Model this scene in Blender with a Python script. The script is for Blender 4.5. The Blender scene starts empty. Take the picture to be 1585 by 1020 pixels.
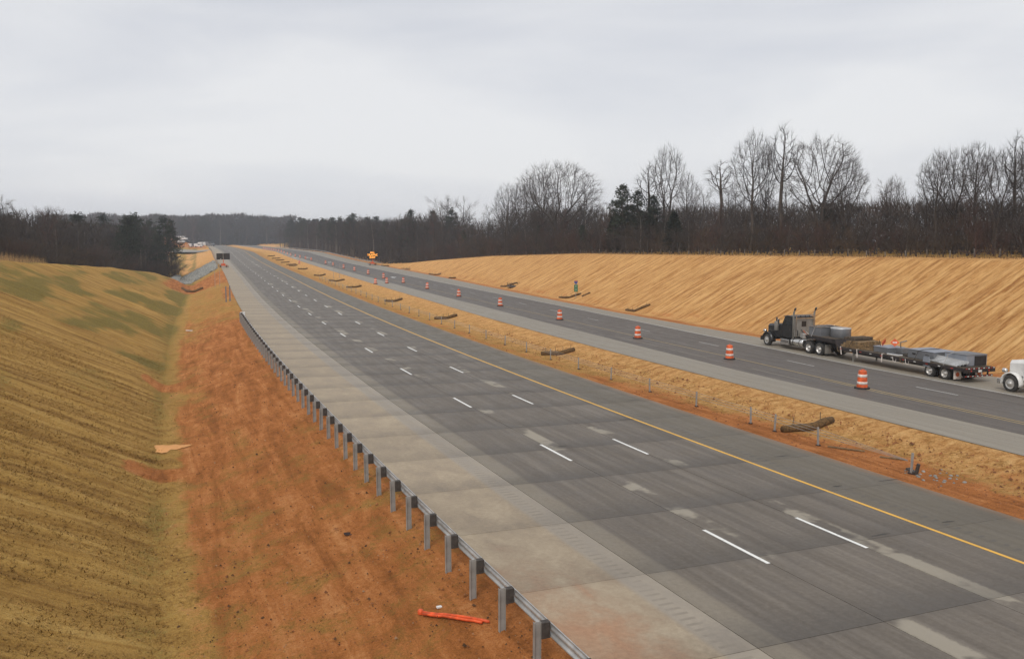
import bpy, math, random
import numpy as np
from mathutils import Matrix, Vector

R = random.Random(7)
NP = np.random.RandomState(11)
rad = math.radians
scn = bpy.context.scene
COL = scn.collection

# ------------------------------------------------------------------ camera, sky, sun, exposure
CAM_H = 9.0412
cam_data = bpy.data.cameras.new('camera')
cam_data.sensor_fit = 'HORIZONTAL'
cam_data.sensor_width = 36.0
cam_data.lens = 36.0 * 1320.0 / 1585.0
cam_data.clip_start = 0.1
cam_data.clip_end = 8000
cam = bpy.data.objects.new('camera', cam_data)
COL.objects.link(cam)
cam.location = (0, 0, CAM_H)
cam.rotation_euler = (math.pi / 2 - 0.104433, 0, 0)
scn.camera = cam

SUN_EL, SUN_AZ = rad(48), rad(200)
world = bpy.data.worlds.new('World')
scn.world = world
world.use_nodes = True
wn, wl = world.node_tree.nodes, world.node_tree.links
wn.clear()
w_out = wn.new('ShaderNodeOutputWorld')
w_mix = wn.new('ShaderNodeMixShader'); w_mix.inputs[0].default_value = 0.9
w_sky = wn.new('ShaderNodeTexSky'); w_sky.sky_type = 'NISHITA'
w_sky.sun_disc = False; w_sky.sun_elevation = SUN_EL; w_sky.sun_rotation = SUN_AZ
w_sky.air_density = 1.0; w_sky.dust_density = 4.0
w_b1 = wn.new('ShaderNodeBackground'); w_b1.inputs[1].default_value = 0.10
w_b2 = wn.new('ShaderNodeBackground'); w_b2.inputs[1].default_value = 1.0
w_tc = wn.new('ShaderNodeTexCoord')
w_map = wn.new('ShaderNodeMapping'); w_map.inputs['Scale'].default_value = (1.0, 1.0, 4.5)
w_n = wn.new('ShaderNodeTexNoise'); w_n.inputs['Scale'].default_value = 1.7
w_n.inputs['Detail'].default_value = 5; w_n.inputs['Roughness'].default_value = 0.5
w_n.inputs['Distortion'].default_value = 0.4
w_r = wn.new('ShaderNodeValToRGB')
w_r.color_ramp.elements[0].position = 0.33; w_r.color_ramp.elements[0].color = (0.57, 0.59, 0.645, 1)
w_r.color_ramp.elements[1].position = 0.64; w_r.color_ramp.elements[1].color = (0.76, 0.763, 0.775, 1)
wl.new(w_tc.outputs['Generated'], w_map.inputs[0]); wl.new(w_map.outputs[0], w_n.inputs['Vector'])
w_sep = wn.new('ShaderNodeSeparateXYZ'); wl.new(w_tc.outputs['Generated'], w_sep.inputs[0])
w_h = wn.new('ShaderNodeMapRange'); w_h.inputs[1].default_value = 0.0; w_h.inputs[2].default_value = 0.45; w_h.inputs[3].default_value = 1.10; w_h.inputs[4].default_value = 0.96
wl.new(w_sep.outputs[2], w_h.inputs[0])
w_mul = wn.new('ShaderNodeMix'); w_mul.data_type = 'RGBA'; w_mul.blend_type = 'MULTIPLY'; w_mul.inputs[0].default_value = 1.0
wl.new(w_n.outputs['Fac'], w_r.inputs[0]); wl.new(w_r.outputs[0], w_mul.inputs[6]); wl.new(w_h.outputs[0], w_mul.inputs[7]); wl.new(w_mul.outputs[2], w_b2.inputs[0])
wl.new(w_sky.outputs[0], w_b1.inputs[0])
wl.new(w_b1.outputs[0], w_mix.inputs[1]); wl.new(w_b2.outputs[0], w_mix.inputs[2])
wl.new(w_mix.outputs[0], w_out.inputs[0])

sun_data = bpy.data.lights.new('sun', 'SUN')
sun_data.energy = 1.5; sun_data.angle = rad(25); sun_data.color = (1.0, 0.96, 0.9)
sun = bpy.data.objects.new('sun', sun_data)
COL.objects.link(sun)
sun.rotation_euler = (math.pi / 2 - SUN_EL, 0, math.pi - SUN_AZ)

scn.view_settings.view_transform = 'Standard'
scn.view_settings.look = 'None'
scn.view_settings.exposure = 0.15
scn.view_settings.gamma = 1.0
scn.cycles.use_denoising = True
scn.cycles.max_bounces = 5
scn.cycles.diffuse_bounces = 3
scn.cycles.glossy_bounces = 2
scn.cycles.volume_bounces = 1

# ------------------------------------------------------------------ road geometry: station s (m) and offset o (m, + towards the far carriageway)
HEAD, K0, K1, S1 = -.431027, .000999299, -5.412e-6, 215.0
XSL = -.0217
TH1 = HEAD + K0 * S1 + K1 * S1 * S1 / 2
def theta(s):
    if s <= 0: return HEAD
    if s <= S1: return HEAD + K0 * s + K1 * s * s / 2
    return -.349 + (TH1 + .349) * math.exp(-(s - S1) / 30)
DS = .5
XS, YS = [17.54076], [0.0]
for i in range(6400):
    t_ = theta((i + .5) * DS)
    XS.append(XS[-1] + math.sin(t_) * DS); YS.append(YS[-1] + math.cos(t_) * DS)
def ctr(s):
    if s <= 0: return XS[0] + math.sin(HEAD) * s, YS[0] + math.cos(HEAD) * s
    i = min(int(s / DS), len(XS) - 2); f = s / DS - i
    return XS[i] + (XS[i + 1] - XS[i]) * f, YS[i] + (YS[i + 1] - YS[i]) * f
def xy(s, o):
    x, y = ctr(s); t = theta(s)
    return x + o * math.cos(t), y - o * math.sin(t)
def zr(s):
    q = min(max(s, 0), 430.)
    z = -1.926e-6 * q * q + 4.8e-8 * q ** 3
    if s > 430: z += (1 - math.exp(-(s - 430) / 60)) * .3
    return z
def rz(s, o): return zr(s) + XSL * o                      # near carriageway surface
RDZ = .45
def rrz(s, o): return zr(s) + XSL * o + RDZ               # far carriageway surface
def tab(s, pts): return float(np.interp(s, [p[0] for p in pts], [p[1] for p in pts]))
MED_F = [(-60, 17.6), (30, 17.7), (60, 18), (94, 18.5), (132, 19.5), (193, 20.2), (290, 20.8), (900, 20.8)]
R_DARK = [(-60, 21.5), (55, 21.7), (83, 22.9), (120, 24), (200, 24.5), (900, 24.5)]
R_YEL = [(-60, 23.4), (30, 24.3), (45, 24.8), (60, 25.7), (75, 26.1), (95, 26.8), (115, 27.0), (140, 27.3), (900, 27.6)]
R_DASH = [(-60, 27.8), (43, 28.4), (56, 28.8), (68, 29.35), (83, 30.0), (97, 30.6), (111, 31.2), (125, 31.6), (140, 31.8), (900, 32)]
R_WHT = [(-60, 31.2), (42, 31.9), (56, 32.3), (74, 33.5), (91, 34.6), (112, 35.5), (131, 36.0), (176, 36.2), (900, 36.4)]
R_EDGE = [(-60, 37.4), (46, 37.8), (80, 38), (105, 38.4), (142, 40.2), (205, 42.8), (250, 43.6), (900, 42)]
CREST_RZ = [(-60, 7.6), (62, 7.25), (128, 6.6), (168, 6.2), (220, 4.8), (262, 2.8), (285, 1.4), (310, .6), (345, -.8), (500, 1.0), (900, 2.5), (1200, 9), (2500, 14)]
CREST_LZ = [(-60, 8.2), (60, 7.6), (107, 7.0), (138, 6.0), (180, 4.0), (230, 1.4), (262, -2.2), (320, -3.6), (430, -2.6), (560, 1.5), (700, 7), (900, 11), (1200, 14), (2500, 18)]
DITCH_Z = [(-60, -1.7), (150, -1.8), (205, -2.0), (245, -3.0), (300, -4.6), (380, -4.2), (460, -2), (560, 1.6), (640, 3.5), (900, 3.6), (2500, 4)]

def vnoise(x, y, seed=0):
    x = np.asarray(x, float); y = np.asarray(y, float)
    xi = np.floor(x).astype(np.int64); yi = np.floor(y).astype(np.int64)
    fx = x - xi; fy = y - yi
    fx = fx * fx * (3 - 2 * fx); fy = fy * fy * (3 - 2 * fy)
    def h(a, b):
        n = (a * 374761393 + b * 668265263 + seed * 1442695041) & 0xffffffff
        n = ((n ^ (n >> 13)) * 1274126177) & 0xffffffff
        return ((n ^ (n >> 16)) & 0xffff) / 65535.0
    a = h(xi, yi) * (1 - fx) + h(xi + 1, yi) * fx
    b = h(xi, yi + 1) * (1 - fx) + h(xi + 1, yi + 1) * fx
    return a * (1 - fy) + b * fy
def fbm(x, y, seed=0, n=3):
    t = 0; a = .5; tot = 0
    for i in range(n):
        t = t + a * vnoise(np.asarray(x) * 2 ** i, np.asarray(y) * 2 ** i, seed + i); tot += a; a *= .5
    return t / tot

def profile(s):
    z = zr(s)
    R_ = lambda o: z + XSL * o
    Q_ = lambda o: z + XSL * o + RDZ
    mf, re = tab(s, MED_F), tab(s, R_EDGE)
    zl, zd, zc = tab(s, CREST_LZ), tab(s, DITCH_Z), tab(s, CREST_RZ)
    toe = re + 4.0
    if zl > zd + .5: ol = -15.6 - 2.0 * (zl - zd)
    else: ol = -24.0
    ol = min(ol, -20.0)
    zt = Q_(re) - .28
    orr = toe + max(3.0, 2.0 * abs(zc - zt))
    dit = -15.2 if s < 235 else -15.2 - min((s - 235) * .06, 5)
    bo = [-1500, -160, ol - 26, ol - 1.6, ol, dit - .7, dit + 1.0, -8.9, -7.75, -7.5, 10.6, 10.9, 12.6, (12 + mf) / 2, mf - .3, mf + .75, mf + 1.1,
          re - 1.1, re - .75, re + .1, re + 2.5, toe, orr, orr + 1.6, orr + 45, 700]
    bz = [zl + 6, zl + .6, zl - .1, zl - .05, zl - .35, zd, zd + .05, R_(-7.6) - .30, R_(-7.6) - .04, R_(-7.6) - .14, R_(10.8) - .14, R_(10.8) - .03,
          R_(12.6) - .16, (R_(12) + Q_(mf)) / 2 - .38, Q_(mf) - .025, Q_(mf) - .03, Q_(mf) - .14, Q_(re) - .14, Q_(re) - .03, Q_(re) - .03, zt + .02, zt, zc - .15, zc + .05, zc + .9, zc + 5]
    return bo, bz, ol, orr, toe, mf, re, dit
def ground_rows(S, O):
    """heights of the ground on the grid of stations S and offsets O, with relief"""
    Z = np.zeros((len(S), len(O))); info = []
    for i, s in enumerate(S):
        bo, bz, *k = profile(s)
        Z[i] = np.interp(O, bo, bz); info.append(k)
    inf = np.array(info)
    ss = np.array(S)[:, None] * np.ones(len(O)); oo = np.ones(len(S))[:, None] * np.array(O)
    ol, orr, toe, mf, re, dit = [inf[:, k][:, None] for k in range(6)]
    def win(a, b, f=1.0): return np.clip((oo - a) / f, 0, 1) * np.clip((b - oo) / f, 0, 1)
    bank_l = win(ol - 3, dit - .8, 2.0) * np.clip((265 - ss) / 30, 0, 1)
    bank_r = win(toe, orr + 1, 1.5) * np.clip((300 - ss) / 30, 0, 1)
    verge = win(dit - 2, -7.9, 1.0)
    med = win(11.0, mf - .1, .6)
    out = np.clip((-oo - 70) / 60, 0, 1) + np.clip((oo - 70) / 60, 0, 1)
    warp = (fbm(ss * .15, oo * .2, 3) - .5) * 2.2
    ridge_l = fbm(ss * .62 + warp, oo * .10, 21, 3) - .5
    ridge_r = fbm(ss * .95 + warp * .6, oo * .07, 31, 3) - .5
    Z += bank_l * (.30 * ridge_l + .22 * (fbm(ss * 1.5 + warp * .8, oo * .16, 23, 2) - .5) + .55 * (fbm(ss * .045, oo * .06, 41, 3) - .5))
    Z += bank_r * (.20 * ridge_r + .18 * (fbm(ss * 2.1 + warp, oo * .25, 33, 2) - .5) + .4 * (fbm(ss * .04, oo * .06, 43, 3) - .5))
    Z += verge * (.10 * (fbm(ss * .9, oo * .9, 51, 3) - .5) + .16 * (fbm(ss * .15, oo * .3, 52, 2) - .5))
    Z += med * .08 * (fbm(ss * .8, oo * .9, 61, 3) - .5)
    Z += out * 1.6 * (fbm(ss * .02, oo * .02, 71, 3) - .5)
    near = np.clip((90 - ss) / 40, 0, 1)
    Z += (bank_l + verge) * near * .05 * (fbm(ss * 3.1, oo * 3.1, 81, 2) - .5)
    return Z, ss, oo, inf
def gz(s, o):
    return float(ground_rows([s], [o])[0][0, 0])

# ------------------------------------------------------------------ materials
MATS = {}
def new_mat(name):
    m = bpy.data.materials.new(name); m.use_nodes = True
    nt = m.node_tree
    b = nt.nodes['Principled BSDF']
    MATS[name] = m
    return m, nt, b
class NB:
    """small node helper"""
    def __init__(self, nt): self.nt = nt; self.l = nt.links
    def n(self, t, **kw):
        x = self.nt.nodes.new(t)
        for k, v in kw.items(): setattr(x, k, v)
        return x
    def link(self, a, b): self.l.new(a, b)
    def noise(self, vec, scale, detail=3, rough=.55, dist=0.0):
        x = self.n('ShaderNodeTexNoise'); x.inputs['Scale'].default_value = scale
        x.inputs['Detail'].default_value = detail; x.inputs['Roughness'].default_value = rough
        x.inputs['Distortion'].default_value = dist
        if vec is not None: self.link(vec, x.inputs['Vector'])
        return x.outputs['Fac']
    def mapping(self, vec, scale=(1, 1, 1), loc=(0, 0, 0)):
        x = self.n('ShaderNodeMapping'); x.inputs['Scale'].default_value = scale; x.inputs['Location'].default_value = loc
        self.link(vec, x.inputs['Vector']); return x.outputs[0]
    def ramp(self, fac, stops):
        x = self.n('ShaderNodeValToRGB'); cr = x.color_ramp
        while len(cr.elements) < len(stops): cr.elements.new(.5)
        for e, (p, c) in zip(cr.elements, stops):
            e.position = p; e.color = (c[0], c[1], c[2], 1) if not isinstance(c, (int, float)) else (c, c, c, 1)
        self.link(fac, x.inputs[0]); return x.outputs[0]
    def mix(self, fac, a, b, mode='MIX'):
        x = self.n('ShaderNodeMix', data_type='RGBA', blend_type=mode)
        for s, v in ((x.inputs[0], fac), (x.inputs[6], a), (x.inputs[7], b)):
            if hasattr(v, 'links'): self.link(v, s)
            elif isinstance(v, (int, float)): s.default_value = v
            else: s.default_value = (*v, 1)
        return x.outputs[2]
    def math(self, op, a, b=None, c=None, clamp=False):
        x = self.n('ShaderNodeMath', operation=op, use_clamp=clamp)
        for s, v in zip(x.inputs, (a, b, c)):
            if v is None: continue
            if hasattr(v, 'links'): self.link(v, s)
            else: s.default_value = v
        return x.outputs[0]
    def range(self, v, a, b, c=0, d=1, smooth=True):
        x = self.n('ShaderNodeMapRange', interpolation_type='SMOOTHSTEP' if smooth else 'LINEAR')
        self.link(v, x.inputs[0])
        for k, q in enumerate((a, b, c, d)): x.inputs[1 + k].default_value = q
        return x.outputs[0]
    def bump(self, h, strength=.3, dist=.05):
        x = self.n('ShaderNodeBump'); x.inputs['Strength'].default_value = strength; x.inputs['Distance'].default_value = dist
        self.link(h, x.inputs['Height']); return x.outputs[0]
def basic(name, col, rough=.6, metal=0.0, var=.15, scale=4.0, bump=0.0, emit=None, rnd=0.0):
    m, nt, b = new_mat(name); q = NB(nt)
    tc = q.n('ShaderNodeTexCoord').outputs['Object']
    nz = q.noise(tc, scale, 4)
    dark = tuple(c * (1 - var * 1.6) for c in col); lite = tuple(min(1, c * (1 + var)) for c in col)
    c = q.ramp(nz, [(.3, dark), (.7, lite)])
    if rnd:
        oi = q.n('ShaderNodeObjectInfo').outputs['Random']
        v = q.range(oi, 0, 1, 1 - rnd, 1 + rnd, False)
        hs = q.n('ShaderNodeHueSaturation'); q.link(v, hs.inputs['Value']); q.link(c, hs.inputs['Color']); c = hs.outputs[0]
    q.link(c, b.inputs['Base Color'])
    b.inputs['Roughness'].default_value = rough; b.inputs['Metallic'].default_value = metal
    if bump: q.link(q.bump(q.noise(tc, scale * 6, 4), bump, .02), b.inputs['Normal'])
    if emit: b.inputs['Emission Color'].default_value = (*col, 1); b.inputs['Emission Strength'].default_value = emit
    return m

def ground_material():
    m, nt, b = new_mat('ground'); q = NB(nt)
    geo = q.n('ShaderNodeTexCoord').outputs['Object']
    uv = q.n('ShaderNodeUVMap'); uv.uv_map = 'road'; uv = uv.outputs[0]
    at = q.n('ShaderNodeAttribute'); at.attribute_name = 'mask'
    sep = q.n('ShaderNodeSeparateColor'); q.link(at.outputs['Color'], sep.inputs[0])
    rr, gg, bb = sep.outputs[0], sep.outputs[1], sep.outputs[2]
    fur = at.outputs['Alpha']
    n_mid = q.noise(geo, .8, 5, .62, .3); n_fine = q.noise(geo, 6, 5, .7); n_vf = q.noise(geo, 24, 3, .7)
    n_patch = q.noise(geo, .28, 4, .6, .4)
    streak = q.noise(q.mapping(uv, (.20, 1.75, 1)), 1.0, 8, .70, .55)
    rows = q.noise(q.mapping(uv, (.12, 1.35, 1), (31, 7, 0)), 1.0, 5, .6, .7)
    clump = q.noise(q.mapping(uv, (1.1, 2.0, 1), (3, 5, 0)), 1.0, 5, .7, .3)
    mixn = q.math('ADD', q.math('MULTIPLY', n_fine, .55), q.math('MULTIPLY', n_vf, .45))
    def blend(dirn, iso, k):
        f = q.math('MULTIPLY', fur, k)
        return q.math('ADD', q.math('MULTIPLY', dirn, f), q.math('MULTIPLY', iso, q.math('SUBTRACT', 1.0, f)))
    iso1 = q.math('ADD', q.math('MULTIPLY', n_mid, .35), q.math('MULTIPLY', mixn, .65))
    iso2 = q.math('ADD', q.math('MULTIPLY', clump, .55), q.math('MULTIPLY', mixn, .45))
    # dry winter grass
    g1 = q.ramp(blend(rows, iso1, .62), [(.32, (.145, .068, .016)), (.43, (.32, .172, .042)), (.54, (.50, .295, .080)), (.67, (.66, .43, .140))])
    # straw mulch, washed thin along the fall line
    s1 = q.ramp(blend(streak, iso2, .68), [(.36, (.25, .092, .024)), (.44, (.46, .215, .066)), (.52, (.66, .36, .13)), (.64, (.82, .51, .215))])
    rut = q.noise(q.mapping(uv, (1.5, .16, 1), (11, 3, 0)), 1.0, 6, .66, .7)
    red = q.ramp(q.math('ADD', q.math('MULTIPLY', rut, .42), q.math('ADD', q.math('MULTIPLY', n_mid, .22), q.math('MULTIPLY', mixn, .36))), [(.35, (.15, .050, .013)), (.44, (.31, .104, .027)), (.52, (.49, .172, .050)), (.62, (.66, .30, .115))])
    grn = q.ramp(mixn, [(.34, (.075, .066, .012)), (.66, (.26, .225, .055))])
    def soft(v, lo=.3, hi=.75, w=.95, n=n_mid):
        return q.range(q.math('ADD', v, q.math('MULTIPLY', q.math('SUBTRACT', q.math('ADD', q.math('MULTIPLY', n, .5), q.math('MULTIPLY', n_fine, .5)), .5), w * 2.0)), lo, hi)
    c = q.mix(soft(bb, .2, .8), g1, s1)
    c = q.mix(q.math('MULTIPLY', soft(gg, .3, .85), .75), c, grn)
    c = q.mix(q.math('MULTIPLY', soft(rr), .92), c, red)
    q.link(c, b.inputs['Base Color']); b.inputs['Roughness'].default_value = .95
    b.inputs['Specular IOR Level'].default_value = .15
    h = q.math('ADD', q.math('MULTIPLY', n_fine, .7), q.math('ADD', q.math('MULTIPLY', n_vf, .3), q.math('MULTIPLY', q.math('MULTIPLY', streak, fur), .9)))
    q.link(q.bump(h, 1.0, .16), b.inputs['Normal'])
    return m
GROUND = ground_material()

def road_material(name, kind):
    """kind: lane / shoulder / inner / rlane / rshoulder ; uv 'road' = (offset, station) in metres, uv 'slab' = 0..1 in the slab"""
    m, nt, b = new_mat(name); q = NB(nt)
    uvn = q.n('ShaderNodeUVMap'); uvn.uv_map = 'road'; uv = uvn.outputs[0]
    sl = q.n('ShaderNodeUVMap'); sl.uv_map = 'slab'; sl = sl.outputs[0]
    sp = q.n('ShaderNodeSeparateXYZ'); q.link(uv, sp.inputs[0]); o, s = sp.outputs[0], sp.outputs[1]
    ss = q.n('ShaderNodeSeparateXYZ'); q.link(sl, ss.inputs[0]); v = ss.outputs[1]
    fine = q.noise(uv, 7, 5, .7); vf = q.noise(uv, 40, 3, .7); big = q.noise(uv, .22, 4)
    lon = q.noise(q.mapping(uv, (2.6, .09, 1)), 1.0, 6, .66, .25)
    blot = q.noise(q.mapping(uv, (1.0, .7, 1), (5, 9, 0)), 1.0, 6, .66, .4)
    rnd = q.n('ShaderNodeObjectInfo').outputs['Random']
    grain = q.math('ADD', q.math('MULTIPLY', fine, .5), q.math('MULTIPLY', vf, .5))
    t = q.math('ADD', q.math('MULTIPLY', lon, .42), q.math('ADD', q.math('MULTIPLY', blot, .14), q.math('MULTIPLY', grain, .44)))
    if kind == 'lane':
        c = q.ramp(t, [(.38, (.088, .073, .058)), (.5, (.138, .117, .094)), (.62, (.205, .178, .147))])
        # tan dust dragged along the shoulder joint and beside the lane lines
        j1 = q.range(q.math('ADD', o, q.math('MULTIPLY', q.math('SUBTRACT', q.math('ADD', q.math('MULTIPLY', lon, .5), q.math('MULTIPLY', fine, .5)), .5), .9)), -3.04, -2.84, 1, 0)
        c = q.mix(q.math('MULTIPLY', j1, .6), c, q.ramp(grain, [(.3, (.20, .17, .125)), (.7, (.30, .26, .20))]))
        def ghost(c, centre, seed):
            d = q.math('ABSOLUTE', q.math('SUBTRACT', o, centre))
            w = q.range(q.math('ADD', d, q.math('MULTIPLY', q.math('SUBTRACT', fine, .5), .35)), .25, .42, 1, 0)
            seg = q.range(q.noise(q.mapping(uv, (.15, .16, 1), (seed, seed * 2, 0)), 1.0, 5, .6), .525, .565)
            return q.mix(q.math('MULTIPLY', q.math('MULTIPLY', w, seg), .7), c, (.36, .32, .25))
        c = ghost(c, .42, 3.0); c = ghost(c, 4.0, 17.0)
    elif kind == 'shoulder':
        c = q.ramp(q.math('ADD', q.math('MULTIPLY', blot, .5), q.math('MULTIPLY', grain, .5)), [(.36, (.225, .172, .115)), (.5, (.325, .258, .178)), (.64, (.425, .35, .25))])
        # clay washed over the near end
        cl = q.math('MULTIPLY', q.range(q.math('ADD', s, q.math('MULTIPLY', blot, 12)), 27, 35, 1, 0), q.range(q.math('ADD', o, q.math('MULTIPLY', blot, 3)), -5.2, -3.2, 1, 0))
        c = q.mix(q.math('MULTIPLY', cl, .75), c, q.ramp(grain, [(.35, (.30, .14, .065)), (.65, (.47, .25, .135))]))
        # smoother grey band and rumble grooves beside the joint
        bd = q.range(o, -4.75, -4.5, 0, 1)
        c = q.mix(q.math('MULTIPLY', bd, .5), c, (.27, .255, .23))
        rs = q.math('MULTIPLY', q.range(o, -4.52, -4.47, 0, 1), q.range(o, -4.08, -4.03, 1, 0))
        gr = q.range(q.math('SINE', q.math('MULTIPLY', s, 2 * math.pi / .30)), .1, .8)
        rs = q.math('MULTIPLY', rs, gr)
        c = q.mix(q.math('MULTIPLY', rs, q.range(blot, .35, .65, .04, .45)), c, (.15, .125, .10))
    elif kind == 'inner':
        c = q.ramp(t, [(.36, (.102, .086, .064)), (.5, (.138, .119, .090)), (.64, (.185, .163, .128))])
        cl = q.range(q.math('ADD', o, q.math('MULTIPLY', big, .8)), 10.6, 11.3)
        c = q.mix(q.math('MULTIPLY', cl, .5), c, (.30, .17, .09))
        rs = q.math('MULTIPLY', q.range(o, 7.62, 7.66, 0, 1), q.range(o, 8.0, 8.05, 1, 0))
        rs = q.math('MULTIPLY', rs, q.range(q.math('SINE', q.math('MULTIPLY', s, 2 * math.pi / .42)), .35, .6))
        c = q.mix(q.math('MULTIPLY', rs, q.range(lon, .4, .55, .15, .7)), c, (.085, .08, .072))
    elif kind == 'rlane':
        c = q.ramp(t, [(.38, (.072, .060, .050)), (.5, (.110, .094, .080)), (.62, (.165, .145, .124))])
    else:
        c = q.ramp(t, [(.34, (.19, .165, .13)), (.5, (.255, .226, .18)), (.66, (.33, .298, .245))])
    if kind in ('lane', 'shoulder', 'inner'):
        # damp stain against each transverse joint, and slab to slab tone
        vv = q.math('ADD', v, q.math('MULTIPLY', q.math('SUBTRACT', fine, .5), .22))
        st = q.math('MAXIMUM', q.range(vv, -.04, .48, 1, 0), q.range(vv, .94, 1.0, 0, .3))
        k = {'lane': .62, 'shoulder': .36, 'inner': .26}[kind]
        st = q.math('MULTIPLY', q.math('MULTIPLY', st, q.range(lon, .3, .7, .65, 1.1)), q.range(rnd, 0, 1, k * .5, k, False))
        c = q.mix(st, c, tuple(x * .38 for x in (.14, .13, .12)))
        hs = q.n('ShaderNodeHueSaturation'); q.link(q.range(rnd, 0, 1, .94, 1.06, False), hs.inputs['Value']); q.link(c, hs.inputs['Color']); c = hs.outputs[0]
    q.link(c, b.inputs['Base Color'])
    q.link(q.range(blot, .3, .7, .50, .72), b.inputs['Roughness'])
    b.inputs['Specular IOR Level'].default_value = .30
    q.link(q.bump(grain, .25, .01), b.inputs['Normal'])
    return m
RM = {k: road_material('pavement_' + k, k) for k in ('lane', 'shoulder', 'inner', 'rlane', 'rshoulder')}

def paint(name, col, wear=.55):
    m, nt, b = new_mat(name); q = NB(nt)
    tc = q.n('ShaderNodeTexCoord').outputs['Object']
    w = q.range(q.noise(tc, 9, 6, .75), .52, .68)
    q.link(q.mix(q.math('MULTIPLY', w, wear), q.ramp(q.noise(tc, 2, 3), [(.3, tuple(c * .86 for c in col)), (.7, col)]), (.16, .15, .13)), b.inputs['Base Color'])
    b.inputs['Roughness'].default_value = .6
    return m
paint('paint_white', (.86, .86, .82)); paint('paint_yellow', (.80, .44, .06), .3)
paint('paint_white_old', (.58, .57, .53), .6); paint('paint_yellow_old', (.46, .33, .13), .7)
basic('joint', (.06, .055, .05), .9)
basic('galvanised', (.52, .52, .51), .40, .45, .15, 3, .1)
basic('galvanised_dull', (.33, .32, .30), .7, .15, .15, 3, .1)
basic('block_timber', (.065, .055, .048), .85, 0, .25, 9, .3)
basic('orange_plastic', (.74, .125, .03), .55, 0, .28, 3)
basic('reflective_white', (.74, .66, .60), .45, 0, .22, 4)
basic('black_rubber', (.022, .021, .020), .85, 0, .3, 6)
basic('tyre_dust', (.045, .042, .038), .9, 0, .3, 5)
basic('straw_roll', (.135, .075, .026), .95, 0, .4, 8, .8)
basic('stake_wood', (.22, .15, .08), .9, 0, .25, 9)
basic('truck_black', (.022, .021, .021), .28, 0, .2, 3)
basic('truck_white', (.76, .75, .72), .3, 0, .06, 2)
basic('cab_rear_grey', (.25, .235, .21), .45, .1, .15, 2)
basic('chrome', (.72, .70, .67), .22, .95, .08, 3)
basic('rim_metal', (.58, .56, .53), .4, .6, .12, 6)
basic('frame_steel', (.035, .030, .028), .7, .2, .3, 4)
basic('trailer_black', (.030, .022, .020), .65, .1, .35, 3)
basic('deck_wood', (.10, .075, .05), .9, 0, .35, 5, .3)
basic('timber', (.22, .14, .065), .9, 0, .35, 5, .3)
basic('steel_grey', (.20, .205, .215), .5, .35, .12, 1.5)
basic('steel_blue_grey', (.30, .325, .37), .5, .3, .1, 1.5)
basic('glass_dark', (.02, .022, .024), .08, 0, .1, 2)
basic('reflector_red', (.45, .03, .02), .4); basic('reflector_white', (.75, .74, .70), .4)
basic('amber', (.85, .30, .05), .4)
basic('board_black', (.012, .012, .012), .5)
basic('led_amber', (1.0, .38, .05), .4, 0, .05, 3, 0, 2.2)
basic('safety_orange', (.62, .12, .03), .6)
basic('sign_green', (.02, .17, .085), .45); basic('sign_white', (.74, .74, .72), .45); basic('sign_blue', (.05, .10, .30), .45); basic('sign_red', (.5, .05, .05), .45)
basic('bark', (.075, .059, .048), .95, 0, .3, 1.2, 0, None, .35)
basic('bark_pale', (.155, .135, .115), .95, 0, .3, 1.2, 0, None, .25)
basic('twig', (.060, .047, .040), .95, 0, .25, .8, 0, None, .35)
basic('twig_red', (.080, .042, .032), .95, 0, .25, .8, 0, None, .3)
basic('brush', (.088, .058, .036), .95, 0, .35, .8, 0, None, .35)
basic('needles', (.032, .042, .024), .9, 0, .4, .6, 0, None, .3)
basic('cedar', (.030, .037, .022), .9, 0, .4, .6, 0, None, .3)
basic('dry_weed', (.40, .26, .12), .95, 0, .3, 3)
basic('stone', (.27, .265, .24), .9, 0, .3, 2, .3, None, .25)
basic('mud_water', (.62, .29, .09), .75, 0, .12, .5)
basic('plastic_white', (.8, .8, .78), .5)
basic('orange_pipe', (.74, .105, .025), .6, 0, .3, 5)
basic('pale_mud', (.46, .30, .20), .8, 0, .3, 2)
basic('hole_dark', (.03, .012, .008), .95)

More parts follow.
